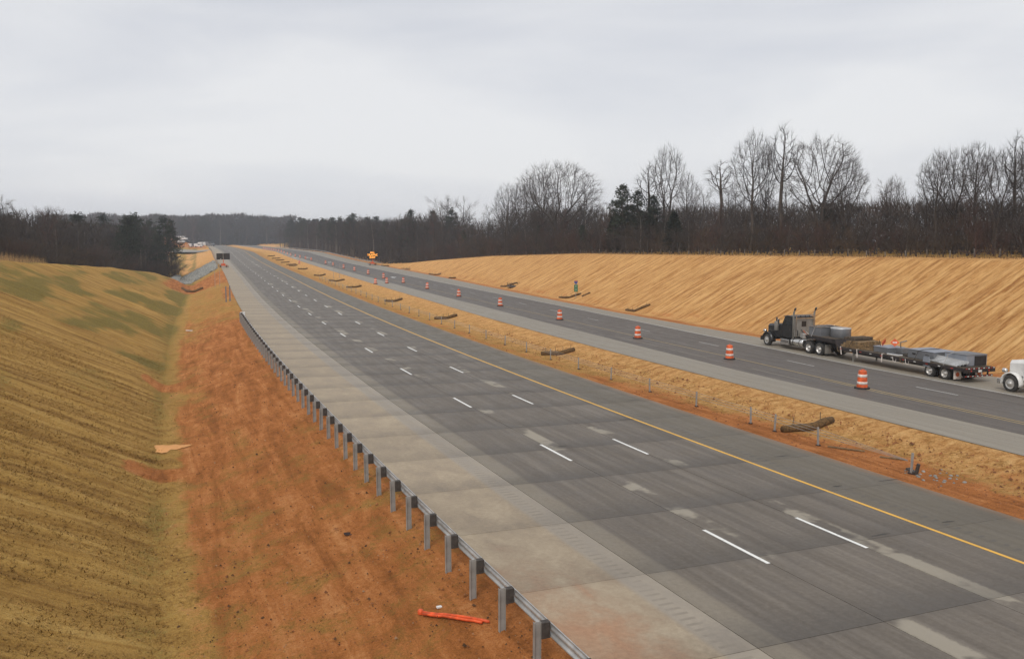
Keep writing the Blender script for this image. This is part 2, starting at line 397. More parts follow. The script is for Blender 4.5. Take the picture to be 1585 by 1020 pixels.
# ------------------------------------------------------------------ mesh helpers
class MB:
    def __init__(self): self.v = []; self.f = []
    def add(self, vs, fs):
        k = len(self.v); self.v.extend([tuple(p) for p in vs]); self.f.extend([tuple(i + k for i in f) for f in fs]); return self
    def box(self, c, d, mat=None):
        x, y, z = [q / 2 for q in d]
        vs = [Vector((sx * x, sy * y, sz * z)) for sz in (-1, 1) for sy in (-1, 1) for sx in (-1, 1)]
        if mat is not None: vs = [mat @ p for p in vs]
        vs = [p + Vector(c) for p in vs]
        return self.add(vs, [(0, 2, 3, 1), (4, 5, 7, 6), (0, 1, 5, 4), (2, 6, 7, 3), (0, 4, 6, 2), (1, 3, 7, 5)])
    def prism(self, poly, a, b, axis='x'):
        """polygon in the plane normal to axis, drawn from a to b. x:(y,z) y:(x,z) z:(x,y)"""
        def p3(p, t): return {'x': (t, p[0], p[1]), 'y': (p[0], t, p[1]), 'z': (p[0], p[1], t)}[axis]
        n = len(poly)
        vs = [p3(p, a) for p in poly] + [p3(p, b) for p in poly]
        fs = [tuple(range(n))[::-1], tuple(range(n, 2 * n))] + [(i, (i + 1) % n, n + (i + 1) % n, n + i) for i in range(n)]
        return self.add(vs, fs)
    def lathe(self, prof, n=20, axis='z', c=(0, 0, 0), caps=True):
        vs, fs = [], []
        for r, h in prof:
            for k in range(n):
                a = 2 * math.pi * k / n; u, w = r * math.cos(a), r * math.sin(a)
                p = {'z': (u, w, h), 'x': (h, u, w), 'y': (w, h, u)}[axis]
                vs.append((p[0] + c[0], p[1] + c[1], p[2] + c[2]))
        for i in range(len(prof) - 1):
            for k in range(n): fs.append((i * n + k, i * n + (k + 1) % n, (i + 1) * n + (k + 1) % n, (i + 1) * n + k))
        if caps: fs.append(tuple(range(n))[::-1]); fs.append(tuple(range((len(prof) - 1) * n, len(prof) * n)))
        return self.add(vs, fs)
    def tube(self, pts, rs, n=6, caps=True):
        pts = [Vector(p) for p in pts]
        if isinstance(rs, (int, float)): rs = [rs] * len(pts)
        vs, fs = [], []
        for i, p in enumerate(pts):
            d = (pts[min(i + 1, len(pts) - 1)] - pts[max(i - 1, 0)])
            d = d.normalized() if d.length > 1e-9 else Vector((0, 0, 1))
            u = d.cross(Vector((0, 0, 1)) if abs(d.z) < .9 else Vector((1, 0, 0))).normalized(); w = d.cross(u)
            for k in range(n):
                a = 2 * math.pi * k / n
                vs.append(p + (u * math.cos(a) + w * math.sin(a)) * rs[i])
        for i in range(len(pts) - 1):
            for k in range(n): fs.append((i * n + k, i * n + (k + 1) % n, (i + 1) * n + (k + 1) % n, (i + 1) * n + k))
        if caps: fs.append(tuple(range(n))[::-1]); fs.append(tuple(range((len(pts) - 1) * n, len(pts) * n)))
        return self.add(vs, fs)
    def mesh(self, name, mat, smooth=False):
        me = bpy.data.meshes.new(name); me.from_pydata(self.v, [], self.f)
        me.materials.append(MATS[mat] if isinstance(mat, str) else mat)
        if smooth: me.polygons.foreach_set('use_smooth', [True] * len(me.polygons))
        me.update(); return me
    def build(self, name, mat, parent=None, smooth=False, bevel=0, loc=(0, 0, 0), rot=(0, 0, 0)):
        return link(name, self.mesh(name, mat, smooth), parent, bevel, loc, rot)
def link(name, me, parent=None, bevel=0, loc=(0, 0, 0), rot=(0, 0, 0)):
    o = bpy.data.objects.new(name, me); COL.objects.link(o)
    o.location = loc; o.rotation_euler = rot
    if parent: o.parent = parent
    if bevel:
        b = o.modifiers.new('bevel', 'BEVEL'); b.width = bevel; b.segments = 2; b.limit_method = 'ANGLE'; b.angle_limit = rad(35)
    return o
def tag(o, label=None, cat=None, group=None, kind=None):
    if label: o['label'] = label
    if cat: o['category'] = cat
    if group: o['group'] = group
    if kind: o['kind'] = kind
    return o
def thing(name, label, cat, loc=(0, 0, 0), rz_=0, group=None, scale=1):
    o = bpy.data.objects.new(name, None); COL.objects.link(o)
    o.location = loc; o.rotation_euler = (0, 0, rz_); o.scale = (scale,) * 3 if isinstance(scale, (int, float)) else scale
    o.empty_display_size = .3
    return tag(o, label, cat, group)
def kids(o): return [c for c in bpy.data.objects if c.parent == o]
def copy_tree(tree, loc, rz_, scale=None, label=None, group=None):
    """tree = (root, [(child, [grandchildren])])"""
    r = tree[0].copy(); COL.objects.link(r); r.location = loc; r.rotation_euler = (0, 0, rz_)
    if scale: r.scale = scale if not isinstance(scale, (int, float)) else (scale,) * 3
    if label: r['label'] = label
    if group: r['group'] = group
    for c, gs in tree[1]:
        d = c.copy(); COL.objects.link(d); d.parent = r
        for g in gs:
            e = g.copy(); COL.objects.link(e); e.parent = d
    return r
def tree_of(root):
    return (root, [(c, [g for g in bpy.data.objects if g.parent == c]) for c in bpy.data.objects if c.parent == root])
def W(s, o, z=None, dz=0):
    x, y = xy(s, o)
    return (x, y, (gz(s, o) if z is None else z) + dz)
def yaw(s): return -theta(s)                                # local +Y runs along the road, away from the bridge

# ------------------------------------------------------------------ ground
def rng(a, b, st): return list(np.arange(a, b - 1e-6, st))
S_ROWS = rng(-60, 14, 3) + rng(14, 75, .22) + rng(75, 165, .5) + rng(165, 340, 1.1) + rng(340, 640, 5) + rng(640, 1300, 20) + rng(1300, 1900, 100) + [1900]
O_COLS = [-1500, -700, -350, -200, -140, -110, -95] + rng(-85, -50, 2.5) + rng(-50, -36, 1.0) + rng(-36, -17, .5) + rng(-17, -7.6, .3) + [-7.55, -7.2, -4, 0, 4, 8, 10.3, 10.62, 10.75] + \
    rng(10.9, 21.2, .42) + [21.5, 24, 28, 32, 35.5] + rng(36.5, 64, .5) + rng(64, 100, 3) + [110, 130, 170, 240, 360, 520, 700]
GZ, SS, OO, INF = ground_rows(S_ROWS, O_COLS)
def masks(ss, oo, inf=None):
    """red clay, green grass, straw amounts in 0..1 from station and offset"""
    ss = np.asarray(ss, float); oo = np.asarray(oo, float)
    mf = np.interp(ss, [p[0] for p in MED_F], [p[1] for p in MED_F]); re = np.interp(ss, [p[0] for p in R_EDGE], [p[1] for p in R_EDGE])
    def blob(s0, o0, ws, wo, p=1.0): return np.clip(1.25 - np.sqrt(((ss - s0) / ws) ** 2 + ((oo - o0) / wo) ** 2), 0, 1) * p
    n1 = fbm(ss * .12, oo * .35, 101, 3); n2 = fbm(ss * .5, oo * .8, 103, 3)
    red = np.zeros_like(ss); grn = np.zeros_like(ss); st = np.zeros_like(ss)
    left = oo < -7.4
    # bare clay between guardrail and ditch
    work = np.clip((ss - 43.5 - 2.5 * np.sin(oo * 1.3)) / 7, 0, 1) * np.clip((118 - ss) / 12, 0, 1) * np.clip((oo + 13.9 + .8 * np.sin(ss * .11)) / 2.2, 0, 1)
    red = np.maximum(red, work * np.clip(.25 + 1.0 * fbm(ss * .05, oo * .9, 109, 4) + .35 * n2, 0, 1))
    red = np.maximum(red, .42 * np.clip((oo + 9.3) / .6, 0, 1) * (n1 + .35))
    red = np.maximum(red, np.clip((ss - 186) / 10, 0, 1) * np.clip((262 - ss) / 16, 0, 1) * np.clip((oo + 22) / 3, 0, 1) * .95)
    cres = np.clip(1.3 - np.abs(ss - (48.2 + .10 * (oo + 15.0) ** 2)) / 1.5, 0, 1) * np.clip((2.55 - np.abs(oo + 14.9)) / .5, 0, 1)
    red = np.maximum(red, cres * .95)
    cres2 = np.clip(1.2 - np.abs(ss - (72.5 + 1.5 * np.abs(oo + 15.2) ** 1.3)) / 2.6, 0, 1) * np.clip((2.3 - np.abs(oo + 15.2)) / .5, 0, 1)
    red = np.maximum(red, cres2 * .9)
    red = np.maximum(red, blob(95, -14.2, 18, .9, .7)); red = np.maximum(red, blob(62, -14.6, 12, .7, .55))
    red = np.maximum(red, blob(118, -14.0, 22, .8, .6)); red = np.maximum(red, blob(29, -14.9, 8, .8, .42))
    red = np.maximum(red, np.clip((ss - 128) / 20, 0, 1) * np.clip((200 - ss) / 30, 0, 1) * np.clip((oo + 10.0) / 1, 0, 1) * .7)
    red = np.maximum(red, blob(25, -9.6, 6, 1.8, .5))
    wash = fbm(ss * .9, oo * 1.1, 107, 4)
    red = np.maximum(red, np.clip((210 - ss) / 30, .0, 1) * np.clip(1.15 - np.clip((ss - 100) / 25, 0, 1) * .55 - np.clip((50 - ss) / 12, 0, 1) * .17, 0, 1) * np.clip((oo + 15.1 + 1.6 * (fbm(ss * .22, oo * .3, 121, 3) - .5)) / .8, 0, 1) * (.42 + .58 * fbm(ss * .16, oo * .45, 123, 4)))
    thread = np.clip(1 - np.abs(oo + 14.95 + .35 * np.sin(ss * .21) + 1.5 * (wash - .5)) / .36, 0, 1) * (.25 + .75 * n1)
    red = np.maximum(np.maximum(red * np.clip(.62 + .7 * wash, 0, 1.2), 1.1 * np.maximum(cres, cres2) * np.clip(.55 + .8 * wash, 0, 1)), thread * .62)
    red = np.where(left, red, 0)
    # green on the lower back slope and in bands of the bank
    g = .26 * np.clip((ss - 55) / 50, 0, 1) * np.clip((-oo - 14) / 2, 0, 1) + .62 * np.clip(1 - np.abs(oo + 15.9) / 2.2, 0, 1) * (.25 + n1) + np.clip((n1 - .44) * 3.2, 0, .75) * np.clip((-oo - 15) / 2, 0, 1) * np.clip((ss - 40) / 50, .0, 1)
    g = np.maximum(g, .62 * np.clip((fbm(ss * .18, oo * .4, 127, 3) - .46) * 4, 0, 1) * np.clip((oo + 15) / 2, 0, 1) * np.clip((70 - ss) / 20, 0, 1)); g = np.maximum(g, blob(56, -24.4, 6, 2.4, .8)); g = np.maximum(g, blob(30, -12.5, 8, 1.6, .38))
    g = np.maximum(g, np.clip((ss - 130) / 60, 0, 1) * np.clip((270 - ss) / 30, 0, 1) * .45 * np.clip((-oo - 16) / 3, 0, 1))
    g = np.maximum(g, np.clip((ss - 300) / 25, 0, 1) * np.clip((520 - ss) / 60, 0, 1) * np.clip(1 - np.abs(oo + 24) / 4, 0, 1) * .9)
    grn = np.where(left, g, 0)
    # straw
    wet = np.clip((ss - 318) / 20, 0, 1) * np.clip((620 - ss) / 60, 0, 1)
    st = np.where(left, np.maximum(.75 * thread * (ss < 190) + .0, np.maximum(wet * np.clip((oo + 22) / 2.5, 0, 1), wet * np.clip((-26 - oo) / 2, 0, 1) * .9)), 0)
    medm = (oo > 10.5) & (oo < mf + .5)
    f = (oo - 10.9) / np.maximum(mf - 10.9, 1)
    near = np.clip((62 - ss) / 30, 0, 1)
    rmed = np.clip(1.0 - np.abs(f - .12) / .46, 0, 1) * (.26 + .5 * n2 + .30 * near) + near * 1.25 * fbm(ss * .35, oo * .5, 113, 3) * np.clip(1.25 - f, 0, 1)
    red = np.where(medm, rmed, red); st = np.where(medm, np.clip(.30 + .5 * f, 0, 1), st)
    rs = oo > re - .5
    f = oo - re
    red = np.where(rs, np.clip(1.0 - np.abs(f - 1.5) / 2.2, 0, 1) * (.62 + .5 * n2) + np.clip(1 - np.abs(f - 4.6) / 3.0, 0, 1) * n2 * .75, red)
    st = np.where(rs, np.where(oo < 62, 1.0, np.clip((72 - oo) / 10, 0, .35)), st)
    far = np.clip((ss - 600) / 40, 0, 1) * np.clip((1050 - ss) / 50, 0, 1) * (oo < -9) * (oo > -160)
    red = np.maximum(red, far * .8)
    fur = np.where(rs, 1.0, np.where(left & (oo < -15.8), .9, .12))
    return red, grn, st, fur
def set_ground_attrs(me, ss, oo, pale=0.0):
    r, g, b, f = masks(ss, oo)
    if pale: r = r * .25; b = np.clip(b + pale, 0, 1); g = g * .6
    a = me.color_attributes.new('mask', 'FLOAT_COLOR', 'POINT')
    a.data.foreach_set('color', np.stack([r, g, b, f], 1).astype(np.float32).ravel())
    li = np.zeros(len(me.loops), np.int32); me.loops.foreach_get('vertex_index', li)
    uv = me.uv_layers.new(name='road')
    uv.data.foreach_set('uv', np.stack([oo[li], ss[li]], 1).astype(np.float32).ravel())
def build_ground():
    ns, no = len(S_ROWS), len(O_COLS)
    V = np.zeros((ns, no, 3))
    for i, s in enumerate(S_ROWS):
        x, y = ctr(s); t = theta(s)
        V[i, :, 0] = x + np.array(O_COLS) * math.cos(t); V[i, :, 1] = y - np.array(O_COLS) * math.sin(t)
    V[:, :, 2] = GZ
    idx = np.arange(ns * no).reshape(ns, no)
    F = np.stack([idx[:-1, :-1], idx[:-1, 1:], idx[1:, 1:], idx[1:, :-1]], -1).reshape(-1, 4)
    me = bpy.data.meshes.new('ground')
    me.from_pydata(V.reshape(-1, 3).tolist(), [], F.tolist())
    me.polygons.foreach_set('use_smooth', [True] * len(me.polygons))
    me.materials.append(GROUND)
    set_ground_attrs(me, SS.ravel(), OO.ravel())
    o = link('ground', me); tag(o, kind='structure'); return o
ground = build_ground()

# ------------------------------------------------------------------ pavements
def strip(name, s0, s1, f0, f1, zf, mat, parent=None, step=None, dz=0.0, kind=None, thick=0.0):
    """a ribbon along the road between offsets f0(s) and f1(s), with uv in road metres"""
    f0 = f0 if callable(f0) else (lambda s, a=f0: a); f1 = f1 if callable(f1) else (lambda s, a=f1: a)
    n = max(1, int(math.ceil((s1 - s0) / (step or 3.0))))
    vs, fs, ro = [], [], []
    for i in range(n + 1):
        s = s0 + (s1 - s0) * i / n
        for o in (f0(s), f1(s)):
            x, y = xy(s, o); vs.append((x, y, zf(s, o) + dz)); ro.append((o, s))
    for i in range(n): fs.append((2 * i, 2 * i + 1, 2 * i + 3, 2 * i + 2))
    if thick:
        k = len(vs)
        vs += [(x, y, z - thick) for x, y, z in vs]; ro += ro[:]
        for i in range(n):
            fs.append((2 * i, 2 * i + 2, k + 2 * i + 2, k + 2 * i)); fs.append((2 * i + 1, k + 2 * i + 1, k + 2 * i + 3, 2 * i + 3))
        fs.append((0, k, k + 1, 1)); fs.append((2 * n, 2 * n + 1, k + 2 * n + 1, k + 2 * n))
    me = bpy.data.meshes.new(name); me.from_pydata(vs, [], fs)
    me.materials.append(MATS[mat] if isinstance(mat, str) else mat)
    li = np.zeros(len(me.loops), np.int32); me.loops.foreach_get('vertex_index', li)
    a = np.array(ro)
    me.uv_layers.new(name='road').data.foreach_set('uv', a[li].astype(np.float32).ravel())
    sl = np.stack([np.zeros(len(a)), (a[:, 1] - s0) / (s1 - s0) if (s1 - s0) < 8 else np.full(len(a), .5)], 1)
    me.uv_layers.new(name='slab').data.foreach_set('uv', sl[li].astype(np.float32).ravel())
    o = link(name, me, parent)
    if kind: tag(o, kind=kind)
    return o
END = 960
SLAB, SL0, NSL = 4.572, 12.2, 58
SL1 = SL0 + SLAB * NSL
BANDS = [('shoulder', -7.62, -3.69), ('lane', -3.69, 0.06), ('lane', 0.06, 3.66), ('lane', 3.66, 7.05), ('inner', 7.05, 10.82)]
near_road = strip('concrete_road', -50, SL1, -7.6, 10.8, rz, 'joint', step=4, dz=-.035, kind='structure')
for k, a, b in BANDS:
    for i in range(NSL):
        s0 = SL0 + SLAB * i
        jw = .009
        strip('concrete_slab', s0 + jw, s0 + SLAB - jw, a + (.012 if a > -7.6 else 0), b - (.012 if b < 10.8 else 0), rz, RM[k], near_road, step=SLAB, dz=R.uniform(-.0015, .0015), thick=.12)
    strip('pavement_beyond', SL1, END, a, b, rz, RM[k], near_road, step=8)
    strip('pavement_before', -50, SL0 - .01, a, b, rz, RM[k], near_road, step=8)
far_road = strip('highway_pavement', -50, END, lambda s: tab(s, R_DARK), lambda s: tab(s, R_WHT) + .12, rrz, RM['rlane'], step=3, kind='structure')
strip('median_shoulder', -50, END, lambda s: tab(s, MED_F), lambda s: tab(s, R_DARK), rrz, RM['rshoulder'], far_road, step=3, dz=.001)
strip('outer_shoulder', -50, END, lambda s: tab(s, R_WHT) + .12, lambda s: tab(s, R_EDGE), rrz, RM['rshoulder'], far_road, step=3, dz=.001)

# painted lines
dash_mesh_group = []
def line(name, s0, s1, o, w, zf, mat, parent, step=3.0):
    f = o if callable(o) else (lambda s: o)
    return strip(name, s0, s1, lambda s: f(s) - w / 2, lambda s: f(s) + w / 2, zf, mat, parent, step=step, dz=.006)
line('yellow_edge_line', 5, END, 6.985, .15, rz, 'paint_yellow', near_road)
for i in range(-1, 45):
    line('lane_dash', 25.365 + 12.19 * i, 25.365 + 12.19 * i + 3.05, 0.0, .13, rz, 'paint_white', near_road)
    line('lane_dash', 25.347 + 12.19 * i, 25.347 + 12.19 * i + 3.05, 3.66, .13, rz, 'paint_white', near_road)
line('white_edge_line', 5, END, lambda s: tab(s, R_WHT), .16, rrz, 'paint_white_old', far_road)
line('yellow_edge_line', 5, END, lambda s: tab(s, R_YEL), .11, rrz, 'paint_yellow_old', far_road)
line('ghost_line', 20, 50.5, lambda s: tab(s, R_YEL) - .42, .10, rrz, 'paint_yellow_old', far_road)
for i in range(-1, 12):
    s0 = 42.9 + 12.9 * i
    line('lane_dash', s0, s0 + 3.25, lambda s: tab(s, R_DASH), .11, rrz, 'paint_white_old', far_road)
# removed line left of the yellow edge: faint grey ghosts
for s0, s1 in ((50, 56), (62, 78), (82, 96), (100, 112)):
    line('ghost_line', s0, s1, lambda s: tab(s, R_YEL) - 2.1, .10, rrz, RM['rshoulder'], far_road)
# painted merge arrows ahead of the closure
for s0, o0 in ((205, 29.9), (312, 29.5), (360, 27.6), (352, 21.6)):
    vs = []
    poly = [(-.12, 0), (.12, 0), (.12, 3.2), (.75, 3.6), (.75, 3.0), (1.5, 4.6), (.4, 5.6), (.5, 4.9), (-.12, 4.5)]
    m_ = MB(); pts = [(*xy(s0 + q, o0 + p), rrz(s0 + q, o0 + p) + .007) for p, q in poly]
    m_.add(pts, [tuple(range(len(pts)))]); m_.build('arrow_marking', 'paint_white', far_road)

# exit ramp beyond, on the hollow's far side
def ramp():
    pts = [(470, -6.0), (520, -14), (560, -30), (600, -60), (630, -110), (650, -180)]
    vs, fs = [], []
    for i, (s, o) in enumerate(pts):
        for d in (0, 60):
            x, y = xy(s + d * (.5 + .1 * i), o); vs.append((x, y, gz(s + d * (.5 + .1 * i), o) + .35))
    for i in range(len(pts) - 1): fs.append((2 * i, 2 * i + 1, 2 * i + 3, 2 * i + 2))
    m_ = MB(); m_.add(vs, fs); o = m_.build('exit_ramp_road', RM['rshoulder']); tag(o, kind='structure')
ramp()

# dark joint trace patches on the shoulders: short tarred cracks
for s0, o0, l in ((26.1, 4.6, .8), (40.0, .35, .7), (44.4, 6.2, 1.0), (35.4, 8.6, .9), (49.2, 9.4, .8), (30.9, 9.9, 1.1), (53.8, 4.5, .8), (26.3, 7.9, .6), (30.9, 7.6, .5)):
    m_ = MB(); pts = []
    for k in range(7):
        t = k / 6; w = .045 * math.sin(math.pi * min(max(t, .08), .95)) * R.uniform(.6, 1.3)
        pts.append((o0 + l * t, s0 + R.uniform(-.015, .03), w))
    vs = []
    for o_, s_, w in pts: vs += [(*xy(s_ - w, o_), rz(s_, o_) + .008), (*xy(s_ + w, o_), rz(s_, o_) + .008)]
    m_.add(vs, [(2 * k, 2 * k + 2, 2 * k + 3, 2 * k + 1) for k in range(6)]); m_.build('tar_patch', 'joint', near_road)

# ------------------------------------------------------------------ guardrail with steel posts and timber blocks
WB = [(0.0, .155), (.035, .14), (.075, .10), (.08, .07), (.04, .035), (.012, .0), (.04, -.035), (.08, -.07), (.075, -.10), (.035, -.14), (0.0, -.155)]
def wbeam(pts3, out2, t=.006):
    """sweep the W profile along points; out2 = unit xy pointing to the traffic side"""
    m_ = MB(); n = len(WB)
    vs, fs = [], []
    for p, u in zip(pts3, out2):
        for sgn in (0, 1):
            for d, h in WB: vs.append((p[0] + u[0] * (d - sgn * t), p[1] + u[1] * (d - sgn * t), p[2] + h))
    for i in range(len(pts3) - 1):
        a, b = i * 2 * n, (i + 1) * 2 * n
        for k in range(n - 1):
            fs.append((a + k, a + k + 1, b + k + 1, b + k)); fs.append((a + n + k, b + n + k, b + n + k + 1, a + n + k + 1))
        fs.append((a, b, b + n, a + n)); fs.append((a + n - 1, a + 2 * n - 1, b + 2 * n - 1, b + n - 1))
    return m_.add(vs, fs)
def ibeam(h0, h1):
    m_ = MB()
    m_.box((0, .072, (h0 + h1) / 2), (.10, .007, h1 - h0)); m_.box((0, -.072, (h0 + h1) / 2), (.10, .007, h1 - h0)); m_.box((0, 0, (h0 + h1) / 2), (.006, .137, h1 - h0))
    return m_
def guardrail():
    o_post = -8.47
    s_list = [20.75 + 1.905 * i for i in range(45)]
    root = thing('guardrail', 'galvanised steel guardrail on dark blocks beside the pale concrete shoulder', 'guardrail', W(20.75, o_post))
    L = Vector(root.location)
    # I-post turned so its web points at the rail: local x along road
    pm = MB(); pm.box((.072, 0, .1), (.008, .10, 1.30)); pm.box((-.072, 0, .1), (.008, .10, 1.30)); pm.box((0, 0, .1), (.137, .008, 1.30))
    pme = pm.mesh('post', 'galvanised_dull')
    bm_ = MB(); bm_.box((0, 0, 0), (.20, .15, .36)); bme = bm_.mesh('block', 'block_timber')
    def railz(s): return rz(s, -7.6) + .66
    for s in s_list:
        th = theta(s); x, y = xy(s, o_post); z = railz(s)
        p = link('post', pme, root, 0, Vector((x, y, z - .56 + R.uniform(-.015, .02))) - L, (R.gauss(0, .008), R.gauss(0, .008), -th + R.gauss(0, .02)))
        link('block', bme, p, .008, (.178, 0, .56), (R.gauss(0, .03), 0, 0))
    st = rng(14, s_list[-1] - 4, 1.9) + [s_list[-1] - 3, s_list[-1] + .4]
    pts, out = [], []
    for s in st:
        off = o_post + .28
        x, y = xy(s, off); th = theta(s); pts.append(Vector((x, y, railz(s))) - L); out.append((math.cos(th), -math.sin(th)))
    wbeam(pts, out).build('rail', 'galvanised', root, True)
    # flat end terminal
    s = s_list[-1] + .55; x, y = xy(s, o_post + .3); th = theta(s)
    m_ = MB(); m_.box((0, 0, 0), (.5, .12, .48)); m_.box((0, .3, 0), (.18, .6, .2))
    m_.build('end_terminal', 'sign_white', root, False, .02, Vector((x, y, railz(s))) - L, (0, 0, -th))
guardrail()
def far_guardrail():
    root = thing('guardrail', 'distant guardrail along the edge of the embankment in front of bare woods', 'guardrail', W(300, 43.6))
    L = Vector(root.location); pme = ibeam(-.9, .75).mesh('post', 'galvanised_dull')
    def off(s): return tab(s, R_EDGE) + .5 + max(0, (325 - s) / 25) ** 2 * .6
    st = rng(296, 720, 7.6)
    for s in st:
        x, y = xy(s, off(s) + .25); link('post', pme, root, 0, Vector((x, y, rrz(s, 43))) - L, (0, 0, -theta(s)))
    pts = []; out = []
    for s in st:
        x, y = xy(s, off(s)); pts.append(Vector((x, y, rrz(s, 43) + .66)) - L); out.append((-math.cos(theta(s)), math.sin(theta(s))))
    wbeam(pts, out).build('rail', 'galvanised_dull', root, True)
    root = thing('guardrail', 'distant guardrail on the embankment above the grey stone slope', 'guardrail', W(300, -8.2))
    L = Vector(root.location)
    st = rng(286, 560, 7.6)
    for s in st:
        x, y = xy(s, -8.3); link('post', pme, root, 0, Vector((x, y, rz(s, -7.6))) - L, (0, 0, -theta(s)))
    pts = []; out = []
    for s in st:
        x, y = xy(s, -8.1); pts.append(Vector((x, y, rz(s, -7.6) + .66)) - L); out.append((math.cos(theta(s)), -math.sin(theta(s))))
    wbeam(pts, out).build('rail', 'galvanised_dull', root, True)
far_guardrail()

# ------------------------------------------------------------------ cable barrier in the median
def cable_barrier():
    s_list = [31.7, 37.1, 40.2, 42.1] + [47.1 + 5.2 * i for i in range(32)]
    offs = lambda s: 12.5 + .5 * min((s - 31.7) / 40, 1)
    root = thing('cable_barrier', 'thin steel cable barrier on slim posts along the straw median', 'barrier', W(31.7, 12.5))
    L = Vector(root.location)
    pm = MB(); pm.box((0, 0, .30), (.055, .09, 1.15)); pm.box((.03, 0, .3), (.012, .06, 1.15)); pme = pm.mesh('post', 'galvanised_dull')
    sm = MB(); sm.lathe([(.10, -.06), (.13, .0), (.10, .03), (.05, .04)], 10); sme = sm.mesh('socket', 'hole_dark')
    for s in s_list:
        p = link('post', pme, root, 0, Vector(W(s, offs(s))) - L, (rad(R.uniform(-2, 2)), rad(R.uniform(-2, 2)), yaw(s)))
        link('socket', sme, p, 0, (R.uniform(-.05, .05), R.uniform(-.05, .05), .015))
    for h in (.50, .64, .78):
        pts = []
        for i, s in enumerate(s_list[1:]):
            p = Vector(W(s, offs(s))) - L; p.z += h; p += Vector((.045, 0, 0)); pts.append(p)
        a = Vector(W(31.9, 12.5)) - L; a.z += .42 + h * .15
        pts = [a] + pts
        MB().tube(pts, .010, 5).build('cable', 'galvanised_dull', root)
    m_ = MB(); m_.box((0, 0, .2), (.10, .10, .6)); m_.box((.05, .3, .05), (.2, .4, .08)); m_.build('anchor', 'block_timber', root, False, 0, Vector(W(31.5, 12.55)) - L, (rad(12), 0, yaw(31)))
cable_barrier()
# pad of stones round the anchor
for k in range(26):
    s, o = 31.0 + R.gauss(0, .75), 12.6 + R.gauss(.35, .55)
    m_ = MB(); r = R.uniform(.04, .09)
    m_.lathe([(r * .5, -r * .4), (r, 0), (r * .8, r * .4), (r * .3, r * .6)], 7, 'z')
    m_.v = [(x * R.uniform(.8, 1.2), y * R.uniform(.8, 1.2), z) for x, y, z in m_.v]
    tag(m_.build('stone', 'stone', None, False, 0, W(s, o, None, .01), (R.uniform(-.3, .3), 0, R.uniform(0, 6))), 'grey stone in the pad round the end of the cable barrier', 'stone', 'stones round the barrier anchor')
for s, o, l in ((33.9, 13.8, 1.0), (36.0, 13.2, 1.6)):
    m_ = MB(); m_.box((0, 0, .03), (.10, l, .05)); tag(m_.build('wood_stake', 'timber', None, False, 0, W(s, o, None, .02), (0, 0, yaw(s) + R.uniform(.5, 1.2))), 'short loose timber lying in the median' if l < 1.2 else 'longer loose timber lying beside the barrier anchor', 'timber')

# ------------------------------------------------------------------ traffic drums
def make_drum():
    root = thing('traffic_drum', 'orange and white drum standing alongside the flatbed trailer', 'drum', group='orange and white traffic drums')
    MB().lathe([(.40, 0), (.42, .03), (.40, .075), (.30, .09)], 24).build('base', 'black_rubber', root, True)
    prof = [(.29, .06), (.285, .22), (.27, .225), (.265, .42), (.255, .425), (.25, .62), (.24, .625), (.235, .82), (.225, .825), (.215, .97), (.18, 1.01), (.0, 1.015)]
    MB().lathe(prof, 24, caps=False).build('body', 'orange_plastic', root, False)
    for a, b, r0, r1 in ((.25, .40, .272, .268), (.64, .80, .244, .240)):
        MB().lathe([(r0 - .004, a), (r0 + .003, a + .004), (r1 + .003, b - .004), (r1 - .004, b)], 24, caps=False).build('stripe', 'reflective_white', root, True)
    MB().tube([(-.10, 0, 1.0), (-.09, 0, 1.06), (.09, 0, 1.06), (.10, 0, 1.0)], .022, 6).build('handle', 'orange_plastic', root, True)
    return root
drum0 = make_drum(); drum_tree = tree_of(drum0)
row = 'orange and white drum in the long row beside the faded yellow line'
DRUMS = [(60.8, 24.9, row), (75.8, 25.3, row), (95.9, 26.2, row), (117.4, 26.5, row), (138.6, 26.7, row), (161.0, 27.0, row), (182.8, 27.2, row),
         (203.4, 27.0, row), (224.8, 27.2, row), (245.4, 27.1, row), (264.1, 27.0, row), (284.4, 26.8, row), (299.9, 26.5, row), (332.1, 25.6, row), (345, 25.0, row), (358.8, 24.4, row), (369.3, 23.6, row),
         (180.8, 23.3, 'drum standing between the yellow line row and the median shoulder drum'), (177.7, 20.4, 'drum standing at the median edge of the paved shoulder'),
         (307.8, 18.7, 'drum standing on the straw median near the striped row')] + \
        [(382 + 13 * i, 23.0 - .15 * i, row) for i in range(12)]
def dsc(s): return 1.12
drum0.location = W(46.6, 24.5, rrz(46.6, 24.5)); drum0.rotation_euler = (0, 0, .4); drum0.scale = (1.12,) * 3
for s, o, lab in DRUMS:
    z = rrz(s, o) if o > tab(s, MED_F) else None
    r_ = copy_tree(drum_tree, W(s, o, z), R.uniform(0, 6), R.uniform(1.07, 1.13), lab)
    r_.rotation_euler[0] = R.gauss(0, .012)

